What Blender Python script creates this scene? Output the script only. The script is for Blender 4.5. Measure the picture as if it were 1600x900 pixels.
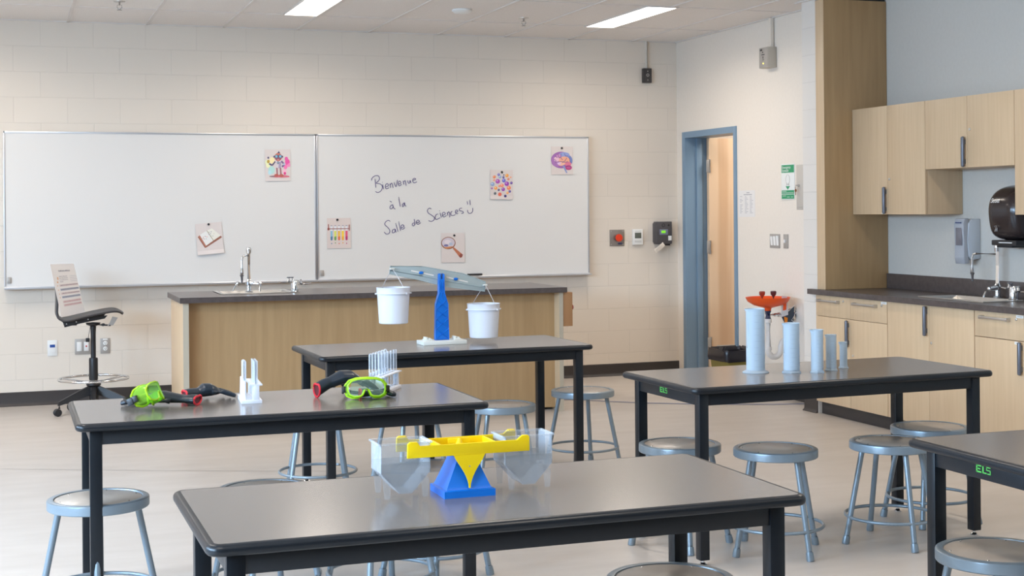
import bpy, bmesh, math, random
from mathutils import Vector, Matrix, Quaternion
random.seed(7)
for o in list(bpy.data.objects): bpy.data.objects.remove(o, do_unlink=True)
SC = bpy.context.scene
COL = SC.collection
R = math.radians

# ------------------------------------------------------------------ camera
YAW, PITCH, ROLL = R(19.6495), R(0.0529), R(-0.4915)
Rt = Vector((math.cos(YAW), -math.sin(YAW), 0)); Fw = Vector((math.sin(YAW), math.cos(YAW), 0))
Dv = Fw*math.cos(PITCH)+Vector((0, 0, math.sin(PITCH))); Uv = Vector((0, 0, math.cos(PITCH)))-Fw*math.sin(PITCH)
Rc = Rt*math.cos(ROLL)+Uv*math.sin(ROLL); Uc = Uv*math.cos(ROLL)-Rt*math.sin(ROLL)
cam_d = bpy.data.cameras.new('camera'); cam = bpy.data.objects.new('camera', cam_d); COL.objects.link(cam)
M = Matrix.Identity(4)
for i, ax in enumerate((Rc, Uc, -Dv)):
    for j in range(3): M[j][i] = ax[j]
M[0][3], M[1][3], M[2][3] = 0.0, 0.0, 1.5113
cam.matrix_world = M
cam_d.sensor_width = 36; cam_d.lens = 2245.58*36/1600
cam_d.shift_x = (800-809.95)/1600; cam_d.shift_y = -(450-326.28)/1600
cam_d.clip_start = 0.05; cam_d.clip_end = 60
SC.camera = cam

# ------------------------------------------------------------------ world, daylight, exposure
SC.view_settings.view_transform = 'Standard'; SC.view_settings.look = 'None'
SC.view_settings.gamma = 1.0; SC.view_settings.use_curve_mapping = False
SC.view_settings.exposure = 0.0
W = bpy.data.worlds.new('world'); SC.world = W; W.use_nodes = True
W.node_tree.nodes['Background'].inputs[0].default_value = (0.55, 0.72, 1.0, 1)
W.node_tree.nodes['Background'].inputs[1].default_value = 0.6
WIN_E = 490.0      # daylight through each window
LAMP = 7.0; TROFFER = 18.0         # ceiling fixture emission
HALL_E = 34.0
def area(name, loc, rot, sx, sy, e, c):
    l = bpy.data.lights.new(name, 'AREA'); l.shape = 'RECTANGLE'; l.size = sx; l.size_y = sy; l.energy = e; l.color = c
    o = bpy.data.objects.new(name, l); COL.objects.link(o); o.location = loc; o.rotation_euler = rot
    return o
WINS = [(0.2, 2.0), (2.4, 4.2), (4.6, 6.4), (6.8, 8.6)]   # window openings (Y range) in the left wall
for a, b in WINS:
    area('window_daylight', (-4.35, (a+b)/2, 2.55), (0, R(-62), 0), 1.8, b-a, WIN_E*(1.55 if a < 4.5 else .75), (0.50, 0.73, 1.0))
area('hallway_ceiling_lamp', (7.0, 11.0, 2.9), (0, 0, 0), 1.2, 0.6, HALL_E, (1.0, 0.93, 0.84))

# ------------------------------------------------------------------ materials
MAT = {}
def pm(name, col, rough=0.5, metal=0.0, trans=0.0, ior=1.45, emis=None, es=0.0, coat=0.0, spec=None, alpha=None):
    if name in MAT: return MAT[name]
    m = bpy.data.materials.new(name); m.use_nodes = True; MAT[name] = m
    b = m.node_tree.nodes['Principled BSDF']
    b.inputs['Base Color'].default_value = (*col, 1); b.inputs['Roughness'].default_value = rough
    b.inputs['Metallic'].default_value = metal; b.inputs['Transmission Weight'].default_value = trans
    b.inputs['IOR'].default_value = ior; b.inputs['Coat Weight'].default_value = coat
    if spec is not None: b.inputs['Specular IOR Level'].default_value = spec
    if emis: b.inputs['Emission Color'].default_value = (*emis, 1); b.inputs['Emission Strength'].default_value = es
    if alpha is not None: b.inputs['Alpha'].default_value = alpha
    return m
def nt(m): return m.node_tree.nodes, m.node_tree.links, m.node_tree.nodes['Principled BSDF']
def noise_col(m, scale, c1, c2, mapscale=(1, 1, 1), detail=4, bump=0.0, rough_var=0.0, lo=0.3, hi=0.7):
    n, l, b = nt(m)
    tc = n.new('ShaderNodeTexCoord'); mp = n.new('ShaderNodeMapping'); mp.inputs['Scale'].default_value = mapscale
    nz = n.new('ShaderNodeTexNoise'); nz.inputs['Scale'].default_value = scale; nz.inputs['Detail'].default_value = detail
    cr = n.new('ShaderNodeValToRGB'); cr.color_ramp.elements[0].color = (*c1, 1); cr.color_ramp.elements[1].color = (*c2, 1)
    cr.color_ramp.elements[0].position = lo; cr.color_ramp.elements[1].position = hi
    l.new(tc.outputs['Object'], mp.inputs[0]); l.new(mp.outputs[0], nz.inputs['Vector']); l.new(nz.outputs[0], cr.inputs[0])
    l.new(cr.outputs[0], b.inputs['Base Color'])
    if bump:
        bp = n.new('ShaderNodeBump'); bp.inputs['Strength'].default_value = bump; bp.inputs['Distance'].default_value = 0.001
        l.new(nz.outputs[0], bp.inputs['Height']); l.new(bp.outputs[0], b.inputs['Normal'])
    return m
def cmu(name, col, axis, off, roughness=0.55):
    m = pm(name, col, roughness); n, l, b = nt(m)
    tc = n.new('ShaderNodeTexCoord'); sp = n.new('ShaderNodeSeparateXYZ'); cb = n.new('ShaderNodeCombineXYZ'); ad = n.new('ShaderNodeMath')
    ad.operation = 'SUBTRACT'; ad.inputs[1].default_value = off
    l.new(tc.outputs['Object'], sp.inputs[0]); l.new(sp.outputs[axis], ad.inputs[0]); l.new(ad.outputs[0], cb.inputs[0]); l.new(sp.outputs[2], cb.inputs[1])
    br = n.new('ShaderNodeTexBrick'); br.offset = 0.5; br.offset_frequency = 2
    br.inputs['Scale'].default_value = 1; br.inputs['Brick Width'].default_value = 0.4064; br.inputs['Row Height'].default_value = 0.2032
    br.inputs['Mortar Size'].default_value = 0.0036; br.inputs['Mortar Smooth'].default_value = 0.6
    br.inputs['Color1'].default_value = (*col, 1); br.inputs['Color2'].default_value = (*[c*0.985 for c in col], 1)
    br.inputs['Mortar'].default_value = (*[c*0.93 for c in col], 1)
    l.new(cb.outputs[0], br.inputs['Vector']); l.new(br.outputs['Color'], b.inputs['Base Color'])
    inv = n.new('ShaderNodeMath'); inv.operation = 'SUBTRACT'; inv.inputs[0].default_value = 1; l.new(br.outputs['Fac'], inv.inputs[1])
    nz = n.new('ShaderNodeTexNoise'); nz.inputs['Scale'].default_value = 60; l.new(tc.outputs['Object'], nz.inputs['Vector'])
    mu = n.new('ShaderNodeMath'); mu.operation = 'MULTIPLY_ADD'; mu.inputs[1].default_value = 0.12; l.new(nz.outputs[0], mu.inputs[0]); l.new(inv.outputs[0], mu.inputs[2])
    bp = n.new('ShaderNodeBump'); bp.inputs['Strength'].default_value = 0.45; bp.inputs['Distance'].default_value = 0.003
    l.new(mu.outputs[0], bp.inputs['Height']); l.new(bp.outputs[0], b.inputs['Normal'])
    return m
m_cmu = cmu('painted_block_beige', (0.75, 0.675, 0.585), 0, 0.068)
m_pier = cmu('painted_block_pier', (0.73, 0.685, 0.63), 1, 9.205)
m_dry = noise_col(pm('painted_drywall_beige', (0.75, 0.67, 0.58), 0.6), 40, (0.755, 0.69, 0.61), (0.775, 0.71, 0.63), bump=0.1)
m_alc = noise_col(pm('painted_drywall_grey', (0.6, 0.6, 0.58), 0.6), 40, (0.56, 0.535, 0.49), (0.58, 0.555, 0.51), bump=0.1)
m_ceil = noise_col(pm('ceiling_tile', (0.8, 0.77, 0.74), 0.9), 120, (0.77, 0.735, 0.705), (0.84, 0.80, 0.77), bump=0.5)
m_grid = pm('ceiling_grid_metal', (0.72, 0.68, 0.65), 0.5)
m_floor = noise_col(pm('sheet_vinyl', (0.6, 0.55, 0.5), 0.38), 2.2, (0.49, 0.44, 0.395), (0.55, 0.50, 0.455), mapscale=(1, 3.5, 1), detail=9)
m_rub = pm('dark_rubber_base', (0.045, 0.038, 0.036), 0.45)
m_wood = noise_col(pm('maple_laminate', (0.6, 0.46, 0.32), 0.42), 9, (0.60, 0.43, 0.265), (0.65, 0.475, 0.30), mapscale=(5, 5, 0.3), detail=8)
m_wood_shade = noise_col(pm('maple_shaded_panel', (0.5, 0.36, 0.22), 0.45), 6, (0.41, 0.26, 0.125), (0.475, 0.31, 0.155), mapscale=(4, 4, 0.3), detail=8)  # same maple, with the shade on camera-facing panels put into its colour
m_door = noise_col(pm('birch_door_veneer', (0.72, 0.48, 0.28), 0.4), 2.2, (0.70, 0.445, 0.265), (0.81, 0.57, 0.37), mapscale=(3, 3, 0.12), detail=3, lo=0.35, hi=0.5)
m_edge = pm('maple_edge', (0.50, 0.44, 0.34), 0.5)
m_ctr = noise_col(pm('dark_countertop', (0.09, 0.075, 0.07), 0.3), 30, (0.075, 0.06, 0.056), (0.11, 0.088, 0.082), detail=6)
m_blue = pm('blue_grey_steel_paint', (0.19, 0.285, 0.385), 0.4)
m_chr = pm('chrome', (0.75, 0.77, 0.8), 0.12, 1.0)
m_sst = pm('stainless_steel', (0.62, 0.6, 0.57), 0.28, 1.0)
m_alu = pm('brushed_aluminium', (0.62, 0.64, 0.68), 0.35, 0.8)
m_han = pm('grey_satin_handle', (0.15, 0.16, 0.19), 0.35, 0.5)
m_hsil = pm('satin_nickel', (0.6, 0.58, 0.56), 0.3, 0.9)
m_blk = pm('black_powder_coat', (0.007, 0.010, 0.014), 0.33, ior=1.42)
m_far = pm('unseen_wall_darkened', (0.16, 0.12, 0.09), 0.6)  # unseen front wall, toned dark to cut bounce onto camera-facing faces
m_lam = noise_col(pm('charcoal_laminate', (0.17, 0.15, 0.135), 0.2, ior=1.95), 60, (0.15, 0.13, 0.116), (0.178, 0.156, 0.141), detail=5)
m_stl = pm('blue_grey_enamel', (0.235, 0.29, 0.335), 0.3, 0.35)
m_mas = noise_col(pm('hardboard', (0.4, 0.34, 0.28), 0.28), 7, (0.36, 0.30, 0.25), (0.46, 0.40, 0.34), detail=6)
m_wb = pm('whiteboard_enamel', (0.74, 0.725, 0.70), 0.22)
m_wht = pm('white_plastic', (0.8, 0.8, 0.78), 0.4)
m_bpl = pm('black_plastic', (0.02, 0.02, 0.022), 0.4)
m_gry = pm('grey_plate', (0.42, 0.39, 0.36), 0.45, 0.3)
m_ink = pm('marker_ink', (0.10, 0.08, 0.22), 0.6)
m_pap = pm('pinkish_paper', (0.70, 0.63, 0.60), 0.7)
m_pen = pm('wall_paint_conduit', (0.76, 0.69, 0.60), 0.45)
m_lamp = pm('lamp_diffuser', (0.9, 0.9, 0.9), 0.5, emis=(1.0, 0.90, 0.79), es=LAMP)

# ------------------------------------------------------------------ mesh helpers
def nb(): return bmesh.new()
def box(bm, a, b, bev=0.0, seg=2, mi=0, mat=None):
    a, b = Vector(a), Vector(b); c = (a+b)/2; s = b-a
    r = bmesh.ops.create_cube(bm, size=1.0); vs = r['verts']
    for v in vs: v.co = Vector((v.co.x*s.x, v.co.y*s.y, v.co.z*s.z))+c
    fs = list({f for v in vs for f in v.link_faces})
    if mi:
        for f in fs: f.material_index = mi
    if bev > 0:
        es = list({e for v in vs for e in v.link_edges})
        g = bmesh.ops.bevel(bm, geom=es, offset=min(bev, min(abs(s.x), abs(s.y), abs(s.z))*0.49), segments=seg, affect='EDGES', profile=0.5, material=mi)
        vs = list({v for f in g['faces'] for v in f.verts} | {v for v in vs if v.is_valid})
        if mi:
            for v in vs:
                for f in v.link_faces: f.material_index = mi
    if mat is not None:
        for v in set(vs): v.co = mat @ v.co
    return vs
def frame_at(p, d, up=None):
    d = Vector(d).normalized(); u = Vector(up) if up else (Vector((0, 0, 1)) if abs(d.z) < 0.95 else Vector((1, 0, 0)))
    x = d.cross(u).normalized(); y = x.cross(d).normalized()
    return x, y
def tube(bm, pts, r, seg=10, caps=True, closed=False, mi=0, squash=1.0):
    pts = [Vector(p) for p in pts]; n = len(pts); rr = r if isinstance(r, (list, tuple)) else [r]*n
    rings = []; px = None
    for i, p in enumerate(pts):
        if closed: d = pts[(i+1) % n]-pts[i-1]
        else: d = pts[min(i+1, n-1)]-pts[max(i-1, 0)]
        if d.length < 1e-9: d = Vector((0, 0, 1))
        d.normalize()
        if px is None: x, y = frame_at(p, d)
        else:
            x = (px-d*px.dot(d))
            x = x.normalized() if x.length > 1e-6 else frame_at(p, d)[0]
            y = d.cross(x).normalized()
        px = x
        rings.append([bm.verts.new(p+(x*math.cos(2*math.pi*k/seg)+y*math.sin(2*math.pi*k/seg)*squash)*rr[i]) for k in range(seg)])
    m = n if closed else n-1
    for i in range(m):
        a, b = rings[i], rings[(i+1) % n]
        for k in range(seg):
            f = bm.faces.new((a[k], a[(k+1) % seg], b[(k+1) % seg], b[k])); f.smooth = True; f.material_index = mi
    if caps and not closed:
        f = bm.faces.new(list(reversed(rings[0]))); f.material_index = mi
        f = bm.faces.new(rings[-1]); f.material_index = mi
def lathe(bm, prof, seg=24, c=(0, 0, 0), axis=None, mi=0, closed=False, sx=1.0, sy=1.0, mis=None):
    """profile [(radius, height)], turned about z (or axis) through c"""
    c = Vector(c); q = Vector((0, 0, 1)).rotation_difference(Vector(axis)) if axis else None
    rings = []
    for r, h in prof:
        ring = []
        for k in range(seg if r > 1e-6 else 1):
            v = Vector((r*math.cos(2*math.pi*k/seg)*sx, r*math.sin(2*math.pi*k/seg)*sy, h))
            if q: v = q @ v
            ring.append(bm.verts.new(v+c))
        rings.append(ring)
    idx = list(range(len(rings)-1))
    prs = [(i, i+1) for i in idx]+([(len(rings)-1, 0)] if closed else [])
    for j, (i0, i1) in enumerate(prs):
        a, b = rings[i0], rings[i1]
        for k in range(seg):
            k2 = (k+1) % seg
            if len(a) == 1 and len(b) == 1: continue
            if len(a) == 1: f = bm.faces.new((a[0], b[k2], b[k])) if True else None
            elif len(b) == 1: f = bm.faces.new((a[k], a[k2], b[0]))
            else: f = bm.faces.new((a[k], a[k2], b[k2], b[k]))
            f.smooth = True; f.material_index = (mis[j] if mis else mi)
def prism(bm, poly, t0, t1, plane='xz', mi=0, bev=0.0):
    """extrude a 2D polygon between t0 and t1 along the remaining axis"""
    def P(u, v, t): return Vector((u, t, v)) if plane == 'xz' else (Vector((t, u, v)) if plane == 'yz' else Vector((u, v, t)))
    A = [bm.verts.new(P(u, v, t0)) for u, v in poly]; B = [bm.verts.new(P(u, v, t1)) for u, v in poly]
    n = len(poly); fs = [bm.faces.new(A), bm.faces.new(list(reversed(B)))]
    for i in range(n): fs.append(bm.faces.new((A[(i+1) % n], A[i], B[i], B[(i+1) % n])))
    for f in fs: f.material_index = mi
    if bev:
        es = list({e for f in fs for e in f.edges})
        bmesh.ops.bevel(bm, geom=es, offset=bev, segments=2, affect='EDGES', profile=0.5)
def obj(name, bm, mat, parent=None, loc=None, smooth=True, mods=None):
    bmesh.ops.recalc_face_normals(bm, faces=bm.faces)
    if smooth:
        for f in bm.faces: f.smooth = True
        for e in bm.edges:
            if len(e.link_faces) == 2:
                if e.calc_face_angle(0) > R(38): e.smooth = False
            else: e.smooth = False
    me = bpy.data.meshes.new(name); bm.to_mesh(me); bm.free()
    for m in (mat if isinstance(mat, (list, tuple)) else [mat]): me.materials.append(m)
    o = bpy.data.objects.new(name, me); COL.objects.link(o)
    if parent: o.parent = parent
    if loc is not None: o.location = loc
    return o
def tag(o, label=None, cat=None, group=None, kind=None):
    if label: o['label'] = label
    if cat: o['category'] = cat
    if group: o['group'] = group
    if kind: o['kind'] = kind
    return o
def thing(name, label, cat, loc=(0, 0, 0), rz=0.0, group=None):
    o = bpy.data.objects.new(name, None); COL.objects.link(o); o.empty_display_size = 0.05
    o.location = loc; o.rotation_euler = (0, 0, rz)
    return tag(o, label, cat, group)
def struct(name, bm, mat, smooth=False, parent=None):
    o = obj(name, bm, mat, parent, smooth=smooth)
    if not parent: o['kind'] = 'structure'
    return o
CH = {}
def kids(o): return [c for c in bpy.data.objects if c.parent == o]
def dup(o, loc=None, rz=None, label=None, group=None):
    def cp(s, par):
        c = s.copy(); COL.objects.link(c)
        if par: c.parent = par
        for ch in kids(s): cp(ch, c)
        return c
    c = cp(o, None)
    if loc is not None: c.location = loc
    if rz is not None: c.rotation_euler = (0, 0, rz)
    if label: c['label'] = label
    if group: c['group'] = group
    return c
def text_bm(s, size, align='LEFT', mat4=None, ext=0.0, shear=0.0):
    cu = bpy.data.curves.new('t', 'FONT'); cu.body = s; cu.size = size; cu.align_x = align; cu.extrude = ext; cu.shear = shear; cu.resolution_u = 3
    to = bpy.data.objects.new('t', cu); COL.objects.link(to)
    me = bpy.data.meshes.new_from_object(to.evaluated_get(bpy.context.evaluated_depsgraph_get()))
    bm = nb(); bm.from_mesh(me); bpy.data.meshes.remove(me)
    bpy.data.objects.remove(to, do_unlink=True); bpy.data.curves.remove(cu)
    if mat4 is not None: bm.transform(mat4)
    return bm
# text frames: reading direction, up direction, facing
def tmat(loc, x, z):
    x, z = Vector(x).normalized(), Vector(z).normalized(); y = x.cross(z)
    m = Matrix.Identity(4); nrm = x.cross(z)
    for j in range(3): m[j][0] = x[j]; m[j][1] = z[j]; m[j][2] = nrm[j]; m[j][3] = loc[j]
    return m
# ================================================================== the room
XL, XR, XA, YB, YF, ZC = -3.5, 5.85, 6.15, 12.01, -2.6, 3.048
bm = nb(); box(bm, (XL-.2, YF-.2, -.1), (9.2, 13.6, 0)); struct('floor', bm, m_floor)
bm = nb(); box(bm, (XL-.2, YF-.2, ZC), (XA+.2, YB+.2, ZC+.1)); struct('ceiling', bm, m_ceil)
bm = nb(); box(bm, (XL-.2, YB, 0), (9.2, YB+.2, ZC+.1)); struct('wall_back', bm, m_cmu)
bm = nb(); box(bm, (XL-.2, YF-.2, 0), (XA+.2, YF, ZC)); struct('wall_front', bm, m_far)
# left wall with window openings
bm = nb(); ys = [YF]+[v for w in WINS for v in w]+[YB]
for i in range(0, len(ys), 2): box(bm, (XL-.2, ys[i], 0), (XL, ys[i+1], ZC))
for a, b in WINS: box(bm, (XL-.2, a, 0), (XL, b, .95)); box(bm, (XL-.2, a, 2.55), (XL, b, ZC))
struct('wall_left', bm, m_dry)
for i, (a, b) in enumerate(WINS):
    bm = nb()
    box(bm, (XL-.12, a, .95), (XL-.06, b, 1.0)); box(bm, (XL-.12, a, 2.5), (XL-.06, b, 2.55))
    for y in (a, (a+b)/2-.025, b-.05): box(bm, (XL-.12, y, .95), (XL-.06, y+.05, 2.55))
    struct('window_%d' % (i+1), bm, m_alu)
# right wall with the doorway (opening Y 10.905..11.84)
DY0, DY1, DZ = 10.88, 11.85, 2.165
bm = nb()
box(bm, (XR, 9.40, 0), (XR+.2, DY0, ZC)); box(bm, (XR, DY1, 0), (XR+.2, YB, ZC)); box(bm, (XR, DY0, DZ), (XR+.2, DY1, ZC))
struct('wall_right', bm, m_dry)
bm = nb(); box(bm, (5.618, 9.211, 0), (XA+.2, 9.40, ZC)); struct('wall_pier', bm, m_pier)
bm = nb(); box(bm, (XA, YF, 0), (XA+.2, 9.211, ZC)); struct('wall_alcove', bm, m_alc)
# hallway behind the doorway
bm = nb(); box(bm, (9.0, 9.40, 0), (9.2, YB, ZC)); struct('wall_hallway', bm, m_dry)
bm = nb(); box(bm, (XR+.2, 9.2, 0), (9.2, 9.4, ZC)); struct('wall_hallway_near', bm, m_dry)
bm = nb(); box(bm, (XR+.2, 9.2, ZC), (9.2, YB, ZC+.1)); struct('ceiling_hallway', bm, m_ceil)
# suspended ceiling grid and wall angle
bm = nb()
for k in range(-6, 10):
    x = .483+.6147*k
    if XL < x < XR: box(bm, (x-.012, YF, ZC-.006), (x+.012, YB, ZC))
for y in [11.12-1.22*k for k in range(0, 12)]: box(bm, (XL, y-.010, ZC-.004), (XR+.2, y+.010, ZC))
box(bm, (XL, YB-.022, ZC-.006), (XR, YB, ZC)); box(bm, (XR-.022, 9.40, ZC-.006), (XR, YB, ZC)); box(bm, (5.59, 9.21, ZC-.008), (5.618, 9.46, ZC))
struct('trim_1', bm, m_grid)
# rubber cove base
def cove(name, p0, p1, nrm):
    p0, p1, n = Vector(p0), Vector(p1), Vector(nrm); bm = nb()
    prof = [(0, 0), (.022, 0), (.022, .004), (.010, .014), (.006, .03), (.006, .105), (0, .11)]
    A = [bm.verts.new(p0+n*a+Vector((0, 0, b))) for a, b in prof]; B = [bm.verts.new(p1+n*a+Vector((0, 0, b))) for a, b in prof]
    bm.faces.new(A); bm.faces.new(list(reversed(B)))
    for i in range(len(prof)): j = (i+1) % len(prof); bm.faces.new((A[j], A[i], B[i], B[j]))
    struct(name, bm, m_rub, smooth=True)
cove('baseboard_back', (XL, YB-.001, 0), (XR, YB-.001, 0), (0, -1, 0))
cove('baseboard_right', (XR, 9.40, 0), (XR, DY0-.04, 0), (-1, 0, 0))
cove('baseboard_pier', (5.618, 9.215, 0), (5.618, 9.40, 0), (-1, 0, 0))
# a thin blue line laid into the floor near the desk, and a faint seam
def strip(name, pts, w, mat):
    bm = nb(); L_ = []
    for i, p in enumerate(pts):
        a = Vector(pts[max(i-1, 0)]); b = Vector(pts[min(i+1, len(pts)-1)]); d = (b-a).normalized(); n = Vector((-d.y, d.x))
        L_.append((bm.verts.new((p[0]+n.x*w/2, p[1]+n.y*w/2, .0015)), bm.verts.new((p[0]-n.x*w/2, p[1]-n.y*w/2, .0015))))
    for a, b in zip(L_, L_[1:]): bm.faces.new((a[0], a[1], b[1], b[0]))
    struct(name, bm, mat)
strip('trim_2', [(4.05, 10.78), (4.21, 10.63), (4.36, 10.51), (4.48, 10.39), (4.67, 10.22), (5.03, 10.0), (5.40, 9.82), (5.60, 9.74), (5.84, 9.68)], .045, pm('blue_floor_line', (0.15, 0.17, 0.28), .4))
strip('trim_3', [(-.6, 9.34), (-.04, 9.08), (.6, 8.77), (1.26, 8.47), (1.9, 8.2)], .006, pm('floor_seam', (0.36, 0.33, 0.31), .5))
# door frame, leaf and hinges
dr = bpy.data.objects.new('door_1', None); COL.objects.link(dr); dr['kind'] = 'structure'; dr.location = (XR, (DY0+DY1)/2, 0)
def dobj(name, bm, mat):
    o = obj(name, bm, mat, dr, smooth=True); o.matrix_parent_inverse = Matrix.Translation(-Vector(dr.location)); return o
bm = nb()
for y0, y1 in ((DY0-.025, DY0+.025), (DY1-.025, DY1+.035)): box(bm, (XR-.012, y0, 0), (XR+.22, y1, DZ+.045), .002)
box(bm, (XR-.012, DY0+.0252, DZ-.01), (XR+.22, DY1-.0252, DZ+.045))
box(bm, (XR+.10, DY1-.042, 0), (XR+.155, DY1-.02, DZ), .002); box(bm, (XR+.10, DY0+.02, 0), (XR+.155, DY0+.04, DZ), .002)
dobj('door_frame', bm, m_blue)
LY = 11.775
bm = nb(); box(bm, (XR+.205, LY-.001, .012), (XR+.205+.90, LY+.044, DZ-.012), .002); dobj('door_leaf', bm, m_door)
bm = nb(); box(bm, (XR+.27, LY-.004, .015), (XR+.205+.86, LY-.001, .26), .001); dobj('kick_plate', bm, pm('brushed_kick_plate', (.62, .58, .54), .4, .6))
for z in (.22, 1.10, 1.84):
    bm = nb(); box(bm, (XR+.17, LY-.022, z), (XR+.204, LY-.012, z+.115), .002)
    tube(bm, [(XR+.205, LY-.018, z-.004), (XR+.205, LY-.018, z+.119)], .008, 10); dobj('door_hinge', bm, m_gry)

# ================================================================== ceiling fittings
def ceiling_lamp(x0, x1, y0, y1, label):
    cx, cy = (x0+x1)/2, (y0+y1)/2
    t = thing('ceiling_light', label, 'ceiling light', (cx, cy, ZC), group='recessed ceiling lights')
    hx, hy = (x1-x0)/2, (y1-y0)/2; bm = nb()
    for a, b in (((-hx-.012, -hy-.012), (-hx, hy+.012)), ((hx, -hy-.012), (hx+.012, hy+.012)), ((-hx, -hy-.012), (hx, -hy)), ((-hx, hy), (hx, hy+.012))):
        box(bm, (a[0], a[1], -.010), (b[0], b[1], -.001), .001)
    obj('lamp_frame', bm, m_grid, t)
    bm = nb(); box(bm, (-hx, -hy, -.008), (hx, hy, -.002)); obj('diffuser', bm, m_lamp, t)
    l = area('troffer_lamp', (0, 0, -.012), (0, 0, 0), x1-x0, y1-y0, TROFFER, (1.0, 0.885, 0.765)); l.data.spread = R(160); l.parent = t
ceiling_lamp(4.59, 4.83, 9.90, 11.13, 'long white ceiling light nearest the doorway')
ceiling_lamp(2.05, 2.30, 9.90, 11.09, 'long white ceiling light above the left whiteboard, cut by top of frame')
for ix, x in enumerate((-.41, -2.87)): ceiling_lamp(x, x+.25, 9.90, 11.09, 'long ceiling light outside the view')
for ix, x in enumerate((4.59, 2.05, -.41, -2.87)):
    for y in (5.3, 1.3): ceiling_lamp(x, x+.25, y, y+1.2, 'long ceiling light outside the view')
def sprinkler(x, y, label):
    t = thing('fire_sprinkler', label, 'sprinkler', (x, y, ZC), group='pendent sprinklers')
    bm = nb(); lathe(bm, [(0, 0), (.042, 0), (.040, -.006), (.02, -.010), (0, -.010)], 20); obj('escutcheon', bm, m_hsil, t)
    bm = nb(); tube(bm, [(0, 0, -.008), (0, 0, -.03)], .009, 8)
    tube(bm, [(-.014, 0, -.028), (-.018, 0, -.045), (0, 0, -.062)], .003, 6); tube(bm, [(.014, 0, -.028), (.018, 0, -.045), (0, 0, -.062)], .003, 6)
    lathe(bm, [(0, -.062), (.018, -.062), (.018, -.066), (0, -.066)], 12); obj('sprinkler_head', bm, m_gry, t)
sprinkler(.79, 10.76, 'small pendent sprinkler in ceiling above the left end of left whiteboard')
sprinkler(3.915, 10.80, 'small pendent sprinkler in ceiling left of the right hand light')
bm = nb(); lathe(bm, [(0, 0), (.075, 0), (.078, -.012), (.062, -.026), (.03, -.032), (0, -.032)], 28)
tag(obj('smoke_detector', bm, m_wht, loc=(3.30, 10.485, ZC)), 'round white smoke detector on the ceiling between the two lights', 'smoke detector')

# ================================================================== whiteboards
def whiteboard(x0, x1, label, seed):
    z0, z1, y = .93, 2.165, 11.945
    t = thing('whiteboard', label, 'whiteboard', ((x0+x1)/2, YB-.005, z0), group='wall mounted whiteboards')
    hw = (x1-x0)/2; H = z1-z0; d = y-(YB-.005)
    bm = nb(); box(bm, (-hw+.012, d, .012), (hw-.012, -.002, H-.012)); obj('writing_surface', bm, m_wb, t)
    bm = nb()
    box(bm, (-hw, d-.006, 0), (-hw+.014, 0, H), .002); box(bm, (hw-.014, d-.006, 0), (hw, 0, H), .002)
    box(bm, (-hw, d-.006, H-.014), (hw, 0, H), .002)
    obj('frame', bm, m_alu, t)
    bm = nb(); prism(bm, [(0-.002, .014), (d-.006, .014), (d-.010, .004), (d-.045, .004), (d-.047, .009), (d-.050, .009), (d-.050, -.004), (-.002, -.010)], -hw, hw, 'yz')
    obj('marker_tray', bm, m_alu, t)
    bm = nb(); box(bm, (-hw+.022, d-.010, .04), (-hw+.055, d-.0005, .09), .004); box(bm, (-hw+.028, d-.012, .05), (-hw+.049, d-.010, .08), .001)
    obj('tray_clip', bm, m_gry, t)
    return t
wb1 = whiteboard(-.012, 2.462, 'left whiteboard with robot and open book pictures and no writing', 1)
wb2 = whiteboard(2.466, 4.94, 'right whiteboard with French welcome message written in purple marker', 2)
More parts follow.
